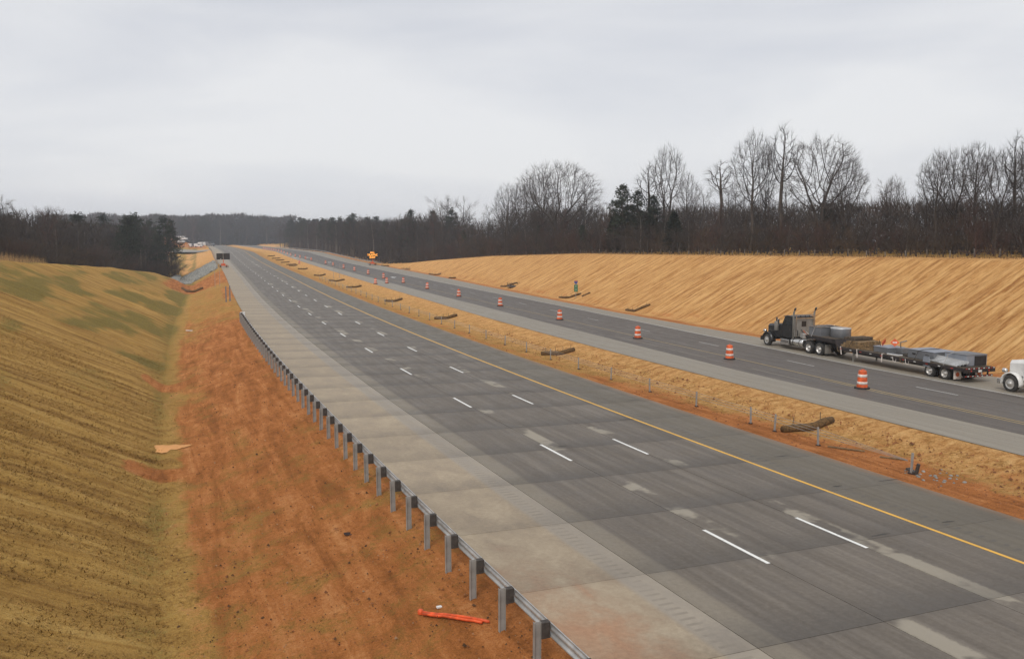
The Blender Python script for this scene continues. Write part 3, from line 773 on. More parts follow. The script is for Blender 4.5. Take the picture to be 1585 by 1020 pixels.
# ------------------------------------------------------------------ straw wattles
def wattle(pts, r, label, group, dz=0.0):
    """rolls laid end to end along (s, o) points"""
    base = Vector(W(pts[0][0], pts[0][1]))
    root = thing('straw_wattle', label, 'straw wattle', base, 0, group)
    for (s0, o0), (s1, o1) in zip(pts, pts[1:]):
        n = 7; P_ = []; rs = []
        for k in range(n):
            t = k / (n - 1); s, o = s0 + (s1 - s0) * t, o0 + (o1 - o0) * t
            p = Vector(W(s, o)) - base; p.z += r * .75 + dz + R.uniform(-.015, .015); P_.append(p)
            rs.append(r * (R.uniform(.9, 1.08) if 0 < k < n - 1 else .82))
        MB().tube(P_, rs, 10).build('roll', 'straw_roll', root, True)
        for t in (.2, .75):
            p = P_[0].lerp(P_[-1], t); MB().box((0, 0, 0), (.04, .04, r * 4)).build('stake', 'stake_wood', root, False, 0, p + Vector((0, 0, r * .5)), (R.uniform(-.1, .1), R.uniform(-.1, .1), 0))
    return root
wattle([(39.9, 12.85), (40.0, 16.1)], .21, 'single thick straw log lying across the median behind the cable barrier', None)
GM, GR = 'straw wattles across the median', 'straw wattles at the foot of the straw slope'
LM_ = 'brown straw wattle laid in a shallow V across the median'
for p in ([(70.8, 13.4), (70.6, 15.0), (70.8, 16.4)], [(105.0, 13.8), (105.2, 15.3), (105.8, 16.8)], [(136.0, 14.1), (135, 15.3), (137.0, 17.0)], [(174.2, 14.0), (174.2, 15.6), (176.0, 17.2)],
          [(201.5, 14.2), (199, 15.4), (201.4, 17.6)], [(227.5, 13.9), (226, 15.1), (230.5, 17.1)], [(268.5, 14.1), (266.6, 15.3), (269.6, 17.0)], [(293.8, 13.8), (293.4, 15.3), (299, 17)],
          [(303, 13.9), (305, 17.2)], [(321.4, 13.7), (326.4, 17.1)], [(343, 13.7), (347, 17.1)], [(362, 13.7), (366, 17.2)], [(386, 13.8), (392, 17.2)]):
    wattle(p, .2, LM_, GM)
LR_ = 'brown straw wattle laid at the foot of the straw cut slope'
wattle([(137.6, 43.9), (134.2, 44.2), (132.6, 45.6)], .19, 'brown straw wattle below the small green marker sign', GR)
wattle([(130.6, 44.9), (129.8, 46.0)], .14, 'short straw wattle just past the small green marker sign', GR)
for p in ([(110.4, 42.4), (108.3, 42.6), (107.2, 44.4)], [(172.0, 45.2), (169.9, 45.6), (167.6, 47.2)], [(206.5, 43.6), (210.7, 46.4)], [(228.7, 44.2), (226.6, 45.0), (229.6, 47.7)], [(288.5, 43.2), (285.3, 43.8), (291, 46.3)]):
    wattle(p, .19, LR_, GR)
wattle([(204.5, -16.9), (197.5, -14.8), (198.5, -12.6)], .28, 'dark straw wattle bowed across the red clay ditch', None)
# wire mesh inlet guards with silt at the foot of the slope
for s_, o_, n_, lab in ((166.5, 46.0, 9, 'dark inlet guard of stakes and wire at the foot of the straw slope'), (264.0, 46.0, 7, 'distant inlet guard of stakes and wire near the message board')):
    root = thing('inlet_guard', lab, 'fence', W(s_, o_), yaw(s_) + .5)
    for k in range(n_):
        a = 2 * math.pi * k / n_; MB().box((0, 0, .35), (.05, .05, 1.0)).build('stake', 'stake_wood', root, False, 0, (1.6 * math.cos(a), .9 * math.sin(a), 0))
    for h in (.25, .6): MB().tube([(1.6 * math.cos(2 * math.pi * k / n_), .9 * math.sin(2 * math.pi * k / n_), h) for k in range(n_ + 1)], .02, 5).build('wire', 'frame_steel', root)
    MB().lathe([(1.4, -.05), (1.2, .12), (.6, .2), (.0, .22)], 14, caps=False).build('silt_pad', 'block_timber', root, True)

# ------------------------------------------------------------------ trucks: local +Y forward, +X right, Z up, wheels on z = 0
def wheel(root, x, y, r, w, dual=False, rim='rim_metal', side=1):
    """axle along x; side = +1 outward to +x"""
    t = MB().lathe([(r * .60, -w / 2), (r * .93, -w / 2), (r, -w * .36), (r, w * .36), (r * .93, w / 2), (r * .60, w / 2)], 28, 'x', caps=False)
    root_w = t.build('wheel', 'tyre_dust', root, True, 0, (x, y, r))
    h = w / 2 * side
    if dual: prof = [(r * .61, h), (r * .58, h - .02 * side), (r * .52, h - .13 * side), (r * .26, h - .14 * side), (r * .22, h - .02 * side), (r * .12, h + .03 * side), (.001, h + .04 * side)]
    else: prof = [(r * .61, h), (r * .57, h - .01 * side), (r * .50, h - .05 * side), (r * .36, h + .0 * side), (r * .22, h + .02 * side), (r * .20, h + .07 * side), (.001, h + .08 * side)]
    MB().lathe(prof, 24, 'x', caps=False).build('rim', rim, root_w, True)
    m_ = MB()
    for k in range(10):
        a = 2 * math.pi * k / 10; q = r * .40
        m_.lathe([(.018, 0), (.018, .035 * side)], 6, 'x', (h + (.005 if not dual else -.135) * side, q * math.cos(a), q * math.sin(a)))
    tag(m_.build('lug_nuts', 'chrome', root_w), kind='stuff')
    return root_w
def tractor(label, loc, rz_, body, rear_mat):
    T = thing('truck_tractor', label, 'truck', loc, rz_)
    # frame rails
    for sx in (-1, 1):
        MB().box((sx * .43, -1.0, .86), (.08, 9.0, .26)).build('frame_rail', 'frame_steel', T)
    MB().box((0, -1.0, .80), (.80, 8.6, .14)).build('crossmember', 'frame_steel', T)
    # hood: sections from the firewall to the grille
    secs = [(1.62, .98, 1.10, 2.10), (2.3, .86, 1.08, 2.06), (3.3, .78, 1.02, 1.98), (3.92, .74, .96, 1.92)]
    m_ = MB(); vs = []
    for y, hw, z0, z1 in secs:
        vs += [(-hw, y, z0), (-hw, y, z1 - .18), (-hw + .14, y, z1), (hw - .14, y, z1), (hw, y, z1 - .18), (hw, y, z0)]
    fs = []
    for i in range(3):
        for k in range(5): fs.append((i * 6 + k, i * 6 + k + 1, i * 6 + 7 + k, i * 6 + 6 + k))
    fs += [tuple(range(6))[::-1], tuple(range(18, 24))]
    m_.add(vs, fs); hood = m_.build('hood', body, T, False, .03)
    MB().box((0, 3.95, 1.44), (1.16, .07, .92)).build('grille_frame', 'chrome', T, False, .02)
    g = MB().box((0, 3.985, 1.44), (1.02, .03, .80)).build('grille', 'board_black', T)
    for k in range(9): MB().box((-.44 + .11 * k, 4.005, 1.44), (.025, .02, .78)).build('grille_bar', 'chrome', g)
    MB().prism([(-1.2, .42), (-1.2, .78), (1.2, .78), (1.2, .42)], 4.22, 4.40, 'y').build('bumper', 'chrome' if body == 'truck_white' else 'frame_steel', T, False, .03)
    for sx in (-1, 1):
        # front fender: an arch over the wheel
        pts = []
        for k in range(13):
            a = math.pi * (-.05 + 1.12 * k / 12)
            pts.append((3.45 + .70 * math.cos(a), .54 + .70 * math.sin(a)))
        inn = [(3.45 + .63 * math.cos(math.pi * (-.05 + 1.12 * k / 12)), .54 + .63 * math.sin(math.pi * (-.05 + 1.12 * k / 12))) for k in range(13)]
        poly = pts + inn[::-1]
        x0, x1 = sx * .74, sx * 1.22
        MB().prism(poly, min(x0, x1), max(x0, x1), 'x').build('fender', body, T, True, 0)
        # fender skirt sweeping back to the step and headlight pod
        MB().prism([(2.85, .80), (2.82, 1.14), (1.72, 1.14), (1.72, .92)], sx * .80 - .06, sx * .80 + .30 * sx if sx > 0 else sx * .80 + .06, 'x').build('fender_skirt', body, T, False, .02)
        MB().lathe([(.10, 0), (.14, .10), (.14, .26), (.12, .28)], 14, 'y', (sx * .92, 3.93, 1.26)).build('headlight', 'chrome', T, True)
        wheel(T, sx * 1.04, 3.45, .53, .30, False, 'rim_metal', sx)
        # dual rear wheels on two axles, then mud flaps
        for y in (-2.35, -3.68):
            for dx in (.76, 1.09):
                wheel(T, sx * dx, y, .52, .27, True, 'rim_metal', sx)
        MB().box((sx * .94, -4.45, .60), (.62, .02, .72)).build('mud_flap', 'cab_rear_grey', T)
        # fuel tank, step box, exhaust
        MB().lathe([(.0, -1.48), (.29, -1.47), (.33, -1.42), (.33, .04), (.29, .09), (.0, .10)], 24, 'y', (sx * .90, 0, .72), False).build('fuel_tank', 'chrome', T, True)
        for y in (-1.1, -.25):
            MB().lathe([(.345, -.03), (.345, .03)], 24, 'y', (sx * .90, y, .72), False).build('tank_strap', 'frame_steel', T, True)
        st = MB().box((sx * .92, .86, .62), (.62, 1.15, .48)).build('step_box', 'chrome', T, False, .02)
        MB().box((sx * 1.245, .86, .66), (.02, 1.0, .05)).build('tread', 'frame_steel', st)
        pts = [(sx * 1.05, -.06, .95), (sx * 1.05, -.06, 3.05), (sx * 1.05, -.10, 3.25), (sx * 1.05, -.25, 3.52)]
        MB().tube(pts, [.075, .085, .075, .075], 14).build('exhaust_stack', 'cab_rear_grey', T, True)
        MB().tube([(sx * 1.05, -.19, 3.42), (sx * 1.05, -.30, 3.60)], [.085, .08], 12).build('stack_tip', 'truck_black', T, True)
        MB().lathe([(.0, 0), (.19, .01), (.20, .05), (.20, .75), (.19, .80), (.0, .82)], 20, 'z', (sx * .98, 2.35, 1.45), False).build('air_cleaner', 'chrome' if body == 'truck_white' else 'cab_rear_grey', T, True)
        MB().tube([(sx * .98, 2.35, 2.25), (sx * .98, 2.35, 2.62)], .075, 10).build('intake_cap', 'truck_black', T, True)
        # door with window, handle and mirror
        d = MB().prism([(.22, 1.10), (.22, 2.02), (1.40, 2.02), (1.52, 1.92), (1.52, 1.10)], sx * 1.035 - .012, sx * 1.035 + .012, 'x').build('door', body, T, False, .006)
        MB().prism([(.28, 2.04), (.28, 2.66), (1.14, 2.66), (1.36, 2.04)], sx * 1.03 - .01, sx * 1.03 + .012, 'x').build('side_window', 'glass_dark', T)
        MB().box((sx * 1.06, .40, 1.72), (.03, .16, .03)).build('handle', 'chrome', d)
        MB().box((sx * 1.35, 1.62, 2.28), (.20, .08, .46)).build('mirror', 'chrome', T, False, .02)
        MB().tube([(sx * 1.03, 1.48, 2.5), (sx * 1.35, 1.62, 2.5)], .015, 6).build('mirror_arm', 'frame_steel', T)
    # day cab with flat rear wall
    cab = [(-.02, 1.0), (-.02, 2.76), (.10, 2.86), (.95, 2.90), (1.20, 2.80), (1.58, 2.04), (1.66, 1.98), (1.66, 1.0)]
    c = MB().prism(cab, -1.02, 1.02, 'x').build('cab', body, T, False, .05)
    for sx in (-1, 1):
        a = [(sx * .05, 1.225, 2.74), (sx * .92, 1.205, 2.74), (sx * .96, 1.56, 2.10), (sx * .05, 1.60, 2.10)]
        n_ = Vector((0, .86, .5)) * .02
        MB().add([Vector(p) + n_ for p in a], [(0, 1, 2, 3) if sx > 0 else (3, 2, 1, 0)]).build('windshield_pane', 'glass_dark', T)
    MB().box((0, 1.32, 2.80), (1.9, .32, .04)).build('sun_visor', body, T, False, .01)
    rw = MB().box((0, -.055, 1.92), (1.90, .05, 1.60)).build('rear_wall', rear_mat, T, False, .03)
    MB().box((0, -.09, 2.22), (.46, .02, .46)).build('rear_window', 'glass_dark', rw)
    for sx in (-.62, .62): MB().box((sx, -.09, 1.45), (.08, .03, .5)).build('hinge_plate', 'frame_steel', rw)
    rk = MB().box((0, -.02, 2.98), (2.16, .10, .07)).build('light_bar', 'cab_rear_grey', T, False, .01)
    for k in range(5): MB().lathe([(.04, 0), (.035, .05), (.0, .06)], 8, 'z', (-.8 + .4 * k, .75, 2.90), False).build('roof_marker', 'amber', T, True)
    for x in (-.9, -.45, 0, .45, .9): MB().box((x, -.22, 2.02 if abs(x) > .8 else 2.84), (.05, .05, 1.9 if abs(x) > .8 else .22)).build('rack_bar', 'chrome' if abs(x) > .8 else 'frame_steel', T)
    MB().box((0, -.22, 2.72), (1.84, .045, .05)).build('rack_bar', 'chrome', T)
    MB().box((0, -1.0, .98), (1.30, .9, .03)).build('deck_plate', 'chrome', T)
    MB().box((-.35, -.50, 1.25), (.32, .5, .42)).build('air_tank', 'rim_metal', T, False, .05)
    for k, x in enumerate((-.28, -.05, .22)):
        MB().tube([(x, -.1, 1.75 - .1 * k), (x + .05, -.55, 1.30), (x * .6, -1.3, 1.22), (x * .4, -1.9, 1.30)], .022, 7).build('air_hose', 'orange_plastic' if k == 1 else ('reflective_white' if k == 2 else 'frame_steel'), T, True)
    MB().prism([(-2.3, 1.02), (-3.75, 1.02), (-4.1, .94), (-4.1, 1.06), (-3.6, 1.16), (-2.5, 1.16)], -.42, .42, 'x').build('fifth_wheel', 'frame_steel', T)
    return T
TS, TO = 62.2, 35.15
def tloc(s): return xy(s, TO + (s - 62.2) * .055)
TYAW = yaw(60) - .058
tx, ty = tloc(68.4)
tz = rrz(65, 35)
fwd = Vector((-math.sin(TYAW), math.cos(TYAW), 0)); rgt = Vector((math.cos(TYAW), math.sin(TYAW), 0))
front_axle = Vector((tx, ty, tz))
torig = front_axle - fwd * 3.45
tractor('black long-nosed truck tractor with pale grey cab back hauling the flatbed trailer', torig, TYAW, 'truck_black', 'cab_rear_grey')
def tl(x, y, z=0): return torig + rgt * x + fwd * y + Vector((0, 0, z))
wx, wy = xy(42.9, 34.05)
worig = Vector((wx, wy, rrz(42, 34.2))) - fwd * 3.45
tractor('white truck tractor parked on the shoulder behind the loaded trailer', worig, TYAW, 'truck_white', 'truck_white')

# step-deck trailer; y = 0 at the kingpin, deck running back to negative y
def trailer():
    o = tl(0, -3.0)
    T = thing('flatbed_trailer', 'long black step deck flatbed trailer coupled to the black tractor', 'trailer', o, TYAW)
    hw = 1.28
    # gooseneck
    MB().prism([(1.0, 1.30), (1.0, 1.52), (-2.6, 1.52), (-2.6, 1.18)], -hw, hw, 'x').build('gooseneck', 'trailer_black', T, False, .015)
    for k in range(9): MB().box((0, .9 - .38 * k - .17, 1.535), (2 * hw - .1, .34, .03)).build('deck_plank', 'deck_wood', T)
    MB().prism([(-2.45, 1.52), (-2.62, 1.52), (-2.95, .98), (-2.78, .98)], -hw, hw, 'x').build('drop_plate', 'trailer_black', T)
    # main beams, deep in the middle
    for sx in (-.55, .55):
        MB().prism([(-2.3, 1.30), (-2.75, .96), (-12.0, .96), (-15.15, .96), (-15.15, .78), (-11.9, .78), (-11.2, .56), (-4.2, .56), (-3.2, .72), (-2.4, 1.1)], sx - .10, sx + .10, 'x').build('main_beam', 'trailer_black', T)
    for sx in (-1, 1):
        MB().box((sx * hw, -9.0, .90), (.06, 12.3, .20)).build('side_rail', 'trailer_black', T)
        for k in range(11):
            MB().box((sx * (hw + .035), -3.4 - 1.08 * k, .90), (.012, .20, .05)).build('reflector', 'reflector_white' if k % 2 else 'reflector_red', T)
        for k in range(9):
            MB().box((sx * (hw - .30), -3.6 - 1.15 * k, .80), (.62, .08, .14)).build('outrigger', 'trailer_black', T)
        MB().box((sx * 1.1, -4.6, .38), (.10, .10, .76)).build('landing_leg', 'cab_rear_grey', T)
    for k in range(28): MB().box((0, -2.98 - .43 * k - .2, 1.005), (2 * hw - .07, .40, .04)).build('deck_plank', 'deck_wood', T)
    # axles
    for sx in (-1, 1):
        for y in (-12.2, -13.5):
            for dx in (.74, 1.08): wheel(T, sx * dx, y, .455, .26, True, 'rim_metal', sx)
        f = MB().box((sx * .92, -14.3, .46), (.62, .02, .60)).build('mud_flap', 'reflective_white', T)
        MB().lathe([(.0, 0), (.15, 0), (.15, -.012), (.0, -.013)], 18, 'y', (sx * .92, -14.312, .48), False).build('reflector_disc', 'safety_orange', f)
    MB().box((0, -12.85, .70), (1.5, 2.6, .16)).build('axle_frame', 'trailer_black', T)
    b = MB().box((0, -15.17, .86), (2.6, .12, .30)).build('rear_beam', 'trailer_black', T)
    for k in range(12): MB().box((-1.15 + .21 * k, -15.237, .98), (.13, .012, .05)).build('tape', 'reflector_white' if k % 2 else 'reflector_red', b)
    u = MB().box((0, -15.10, .46), (2.4, .10, .10)).build('underride_bar', 'trailer_black', T)
    for sx in (-.8, .8): MB().box((sx, -15.10, .63), (.08, .08, .30)).build('strut', 'trailer_black', u)
    for k in range(12): MB().box((-1.1 + .2 * k, -15.155, .46), (.12, .012, .05)).build('tape', 'reflector_white' if k % 2 else 'reflector_red', u)
    for sx in (-.75, .75): MB().lathe([(.055, 0), (.05, -.03), (.0, -.035)], 12, 'y', (sx, -15.23, .82), False).build('tail_light', 'reflector_red', T)
    MB().box((0, -15.237, .80), (.30, .01, .15)).build('licence_plate', 'reflector_white', T)
    return o, T
tro, TRL = trailer()
def tp(x, y, z): return tro + rgt * x + fwd * y + Vector((0, 0, z))
# --- load: each piece its own thing
def load(name, label, cat, x, y, z, rot=0, group=None):
    return thing(name, label, cat, tp(x, y, z), TYAW + rot, group)
L_ = load('steel_bin', 'open grey steel bin riding on the trailer gooseneck', 'bin', -.05, .12, 1.55)
for sx in (-1, 1): MB().box((sx * .98, 0, .36), (.05, 1.5, .72)).build('side_panel', 'steel_grey', L_)
for sy in (-1, 1): MB().box((0, sy * .74, .36), (1.9, .05, .72)).build('end_panel', 'steel_grey', L_)
MB().box((0, 0, .03), (1.9, 1.4, .05)).build('floor_plate', 'frame_steel', L_)
m_ = MB()
for sx in (-1, 1): m_.box((sx * .98, 0, .74), (.12, 1.6, .05))
for sy in (-1, 1): m_.box((0, sy * .77, .74), (1.84, .10, .05))
m_.build('rim', 'chrome', L_)
L_ = load('steel_tank', 'round grey steel tank with flat lid on the trailer gooseneck', 'tank', .15, -1.55, 1.55)
MB().lathe([(.76, 0), (.78, .02), (.78, .70), (.76, .74)], 32).build('shell', 'steel_grey', L_, True)
MB().lathe([(.80, .70), (.80, .75), (.74, .765), (.0, .77)], 32, caps=False).build('lid', 'galvanised', L_, True)
for k in range(3): MB().lathe([(.795, .15 + .2 * k), (.795, .18 + .2 * k)], 32, caps=False).build('hoop', 'steel_grey', L_, True)
# timber dunnage
L_ = load('timber_stack', 'stack of brown timber boards behind the gooseneck step', 'timber', 0, -4.1, 1.025)
for r in range(3):
    for k in range(6):
        MB().box((-.9 + .36 * k + R.uniform(-.03, .03), R.uniform(-.1, .1) - r * .12, .09 + r * .185), (.33, 2.0 - .35 * r, .17)).build('board', 'timber', L_, False, .008, (0, 0, 0))
L_ = load('timber_stack', 'dark square timbers laid on top across the brown boards', 'timber', .1, -3.75, 1.025 + .60)
for k in range(3): MB().box((R.uniform(-.1, .1), -.35 + .36 * k, .10), (1.9, .22, .19)).build('board', 'deck_wood', L_, False, .01)
for k, (x, y, rot, ln) in enumerate(((-.6, -5.9, .3, 1.6), (-.3, -6.3, -.35, 1.4), (.4, -5.7, .1, 1.2))):
    m_ = MB(); m_.box((0, 0, .06), (.12, ln, .11)); o = m_.build('loose_board', 'timber', None, False, .01, tp(x, y, 1.026), (0, 0, TYAW + rot))
    tag(o, ('loose pale board angled across the trailer deck', 'loose board lying skewed next to the angled pale board', 'shorter loose board close to the timber stack')[k], 'board')
L_ = load('tool_box', 'low grey steel tool box standing mid deck under orange signs', 'box', .05, -7.0, 1.025)
MB().box((0, 0, .20), (1.5, 1.5, .38)).build('body', 'steel_grey', L_, False, .02); MB().box((0, 0, .41), (1.56, 1.56, .05)).build('lid', 'steel_blue_grey', L_, False, .01)
for k, (x, y, z, rx) in enumerate(((-.35, -6.75, 1.47, .35), (.25, -7.35, 1.47, -.2))):
    L_ = load('folded_sign', ('bright orange folded road sign leaning up on the tool box', 'orange folded road sign with white stripe on the tool box')[k], 'sign', x, y, z, .4 - k)
    MB().prism([(0, .0), (.32, .30), (0, .60), (-.32, .30)], -.015, .015, 'y').build('panel', 'orange_plastic', L_, False, 0, (0, 0, .0), (rx, 0, 0))
    MB().box((0, .12, .25), (.03, .03, .5)).build('stand', 'frame_steel', L_, False, 0, (0, 0, 0), (-.3, 0, 0))
    if k: MB().box((0, -.02, .30), (.30, .012, .10)).build('stripe', 'reflective_white', L_, False, 0, (0, 0, 0), (rx, 0, 0))
L_ = load('pump', 'small grey machine with a bent arm behind the orange signs', 'machine', .35, -7.95, 1.025)
MB().box((0, 0, .22), (.7, .8, .42)).build('housing', 'steel_grey', L_, False, .04); MB().tube([(0, .1, .4), (0, .15, .8), (.3, -.15, .95)], .05, 8).build('arm', 'cab_rear_grey', L_, True)
L_ = load('white_tray', 'flat white tray lying on the trailer deck edge', 'tray', -.75, -8.5, 1.026)
MB().box((0, 0, .04), (.5, 1.1, .07)).build('pan', 'plastic_white', L_, False, .01); MB().box((0, 0, .085), (.40, 1.0, .015)).build('insert', 'steel_grey', L_)
L_ = load('steel_box', 'long blue grey steel box on the trailer deck ahead of the wheels', 'box', .15, -11.0, 1.026)
MB().box((0, 0, .32), (2.0, 2.4, .60)).build('body', 'steel_grey', L_, False, .02); MB().box((0, 0, .635), (2.06, 2.46, .03)).build('lid', 'steel_blue_grey', L_, False, .008)
for k in (-.6, .6): MB().box((-1.02, k, .35), (.03, .3, .10)).build('handle', 'frame_steel', L_)
L_ = load('steel_box', 'wide blue grey steel box over the trailer rear wheels', 'box', .30, -13.75, 1.026)
MB().box((0, 0, .38), (1.75, 1.8, .72)).build('body', 'steel_blue_grey', L_, False, .02); MB().box((0, 0, .755), (1.81, 1.86, .03)).build('lid', 'steel_grey', L_, False, .008)
MB().box((.3, -.91, .36), (1.0, .03, .64)).build('end_door', 'frame_steel', L_)
for k in range(4):
    n = Vector((1, 0)); m_ = wbeam([(0, 1.6, 0), (0, 0, 0), (0, -1.6, 0)], [(-1, 0)] * 3)
    o = m_.build('guardrail_beam', 'galvanised', None, True, 0, tp(-.88 + .10 * k, -12.9 - .12 * k, 1.12 + .07 * k), (rad(3), rad(60 - 6 * k), TYAW - .05 + .03 * k))
    tag(o, 'bright galvanised guardrail beam lying along the trailer edge over the wheels', 'beam', 'guardrail beams on the trailer')
L_ = load('steel_plate', 'pale steel plate hanging over the side of the trailer deck', 'plate', -1.24, -11.95, .98)
MB().prism([(-.35, -.30), (-.22, .40), (.25, .40), (.38, -.26)], -.03, .03, 'x').build('plate', 'steel_blue_grey', L_, False, .01); MB().box((.03, 0, .42), (.16, .4, .03)).build('lip', 'steel_grey', L_)
for k, (x, y) in enumerate(((-1.31, -5.2), (-1.31, -7.8), (-1.31, -3.4))):
    m_ = MB(); m_.box((0, 0, .0), (.015, .10, .62)); m_.box((.09, 0, .31), (.20, .10, .012)); o = m_.build('strap', 'reflective_white', TRL, False, 0, (x, y, .76), (rad(R.uniform(-14, 14)), 0, 0))

for k, (y0, z0) in enumerate(((-11.0, 1.72), (-13.6, 1.83), (-4.3, 1.66), (.1, 2.34))):
    x = 1.30; pts = [(-x, y0 + .15, .95 if y0 < -2 else 1.45), (-1.06, y0, z0 - .08), (-.6, y0, z0), (.6, y0 + .05, z0), (1.08, y0, z0 - .08), (x, y0 - .1, .95 if y0 < -2 else 1.45)]
    MB().tube(pts, .022, 5).build('chain', 'chrome' if k % 2 else 'frame_steel', TRL)
for k, y0 in enumerate((-3.0, -8.9, -9.6, -10.1)):
    MB().tube([(-1.33, y0, .98), (-1.38, y0 - .1, .70), (-1.34, y0 - .3, .62), (-1.36, y0 - .35, .85)], .018, 5).build('loose_strap', 'reflective_white' if k % 2 else 'timber', TRL)
for k, (x, y, l, r_) in enumerate(((-.5, -9.3, 1.8, .1), (.3, -9.6, 2.2, -.08), (.75, -9.2, 1.5, .25))):
    o = MB().box((0, 0, .05), (.10, l, .09)).build('steel_bar', 'frame_steel', None, False, .005, tp(x, y, 1.027), (0, 0, TYAW + r_))
    tag(o, ('dark steel bar lying by the white tray', 'longest dark steel bar in the middle of the deck', 'short dark steel bar angled on the far side of the deck')[k], 'bar')

# ------------------------------------------------------------------ signs
def text(body, size, mat, parent, loc, rot, spacing=1.0):
    c = bpy.data.curves.new('lettering', 'FONT'); c.body = body; c.size = size; c.align_x = 'CENTER'; c.align_y = 'CENTER'; c.extrude = .006; c.space_character = spacing
    t = bpy.data.objects.new('t', c); COL.objects.link(t); bpy.context.view_layer.update()
    me = bpy.data.meshes.new_from_object(t.evaluated_get(bpy.context.evaluated_depsgraph_get())); bpy.data.objects.remove(t)
    me.materials.clear(); me.materials.append(MATS[mat]); o = link('lettering', me, parent, 0, loc, rot); tag(o, kind='stuff')
    return o
def board_trailer(T):
    MB().box((0, 0, .50), (1.7, 3.0, .12)).build('chassis', 'safety_orange', T, False, .01)
    MB().box((0, .2, .82), (1.1, .9, .55)).build('battery_box', 'safety_orange', T, False, .03)
    MB().box((0, 0, 1.4), (.16, .16, 1.9)).build('mast', 'safety_orange', T)
    MB().tube([(0, 1.5, .5), (0, 2.6, .48)], .05, 8).build('tow_bar', 'safety_orange', T)
    for sx in (-1, 1):
        wheel(T, sx * .98, 0, .36, .22, False, 'rim_metal', sx)
        for sy in (-1, 1): MB().box((sx * 1.05, sy * 1.35, .25), (.08, .08, .52)).build('jack', 'frame_steel', T)
ms = W(294.2, 41.4, None)
T = thing('message_board', 'portable message board with glowing amber letters beside the highway', 'sign', (ms[0], ms[1], rrz(294, 41.4)), yaw(294) + .12)
board_trailer(T)
p = MB().prism([(-1.45, 2.0), (-2.0, 2.75), (-2.0, 3.9), (-1.3, 4.75), (1.3, 4.75), (2.0, 3.9), (2.0, 2.75), (1.45, 2.0)], -.12, .12, 'y').build('panel', 'board_black', T)
for k, t_ in enumerate(('ALL', 'TRAFFIC', 'EXIT')): text(t_, .92, 'led_amber', p, (0, -.13, 4.2 - .82 * k), (math.pi / 2, 0, 0), 1.08)
T = thing('message_board', 'switched off twin panel board trailer on the concrete shoulder', 'sign', (*xy(274, -6.9), rz(274, -6.9)), yaw(274) + .25)
board_trailer(T)
for sx in (-1, 1):
    p = MB().box((sx * 1.0, 0, 3.2), (1.88, .16, 1.85)).build('panel', 'board_black', T, False, .02)
    MB().box((sx * 1.0, -.09, 3.2), (1.7, .01, 1.66)).build('display', 'glass_dark', p)
MB().box((-.75, -.10, 2.5), (.18, .02, .18)).build('tag_plate', 'sign_white', T)
# marker sign: shield above a green panel
T = thing('marker_sign', 'small green marker sign with shield on a thin post below the straw slope', 'sign', W(131.9, 44.4), yaw(132) - .05)
MB().box((0, 0, 1.2), (.06, .05, 2.7)).build('post', 'galvanised_dull', T)
p = MB().box((0, -.045, 1.62), (.62, .02, 1.15)).build('panel', 'sign_green', T)
for k in range(2): text('1', .56, 'sign_white', p, (0, -.058, 1.90 - .52 * k), (math.pi / 2, 0, 0))
sh = [(-.30, .18), (-.22, .30), (0, .26), (.22, .30), (.30, .18), (.28, -.08), (0, -.34), (-.28, -.08)]
p = MB().prism([(x, z + 2.55) for x, z in sh], -.055, -.035, 'y').build('shield', 'sign_blue', T)
MB().box((0, -.058, 2.74), (.44, .006, .10)).build('shield_band', 'sign_red', p)
# bare sign posts waiting for signs
def sign_post(s, o, h, w, label, group, mat='galvanised_dull'):
    root = thing('sign_post', label, 'post', W(s, o), yaw(s), group)
    MB().box((0, 0, h / 2 - .3), (w, w, h + .6)).build('tube', mat, root, False, .004)
    MB().box((0, 0, .12), (w + .03, w + .03, .3)).build('sleeve', mat, root)
G_ = 'bare sign posts'
for o_ in (-9.0, -8.45): sign_post(138.5, o_, 2.3, .17, 'thick pale post of the pair standing past the guardrail end', G_, 'steel_grey')
for o_ in (-10.2, -9.3): sign_post(186, o_, 3.6, .06, 'thin bare post standing on the red clay by the shoulder', G_)
for o_ in (16.6, 18.0): sign_post(211.5, o_, 3.4, .07, 'tall thin bare post standing in the straw median', G_)

# ------------------------------------------------------------------ small things on the verge
T = thing('orange_conduit', 'two bright orange plastic conduits lying in the grass by the guardrail', 'pipe', W(26.0, -9.1))
L = Vector(T.location)
for k, (a, b) in enumerate((((26.85, -9.72), (25.0, -8.62)), ((26.72, -9.73), (25.1, -8.76)))):
    pts = []
    for i in range(9):
        t = i / 8; p = Vector(W(a[0] + (b[0] - a[0]) * t, a[1] + (b[1] - a[1]) * t)) - L; p.z += .07 + .012 * math.sin(t * 3 + k); pts.append(p)
    MB().tube(pts, .034, 10).build('conduit', 'orange_pipe', T, True)
pa = Vector(W(26.87, -9.73)) - L
MB().lathe([(.075, -.02), (.08, .05), (.06, .09), (.0, .095)], 10, 'z', pa + Vector((0, 0, .03)), False).build('end_cap', 'orange_pipe', T, True)
for s, o, lab in ((26.75, -9.28, 'small white scrap lying beside the orange conduits'), (112.5, -13.6, 'pale scrap board lying across the clay ditch')):
    m_ = MB(); m_.box((0, 0, .02), (.14 if s < 50 else 1.3, .08 if s < 50 else .2, .05)); tag(m_.build('scrap', 'plastic_white', None, False, .01, W(s, o, None, .01), (.1, .1, .6)), lab, 'scrap')
m_ = MB(); m_.lathe([(.20, .03), (.15, .035), (.06, .02), (.0, .015)], 12, caps=False)
m_.v = [(x * (1 + .3 * math.sin(5 * x + 9 * y)), y * .8, z) for x, y, z in m_.v]
tag(m_.build('burrow', 'hole_dark', None, True, 0, W(33.8, -10.05, None, .0)), 'small dark burrow hole in the grass verge', 'hole')
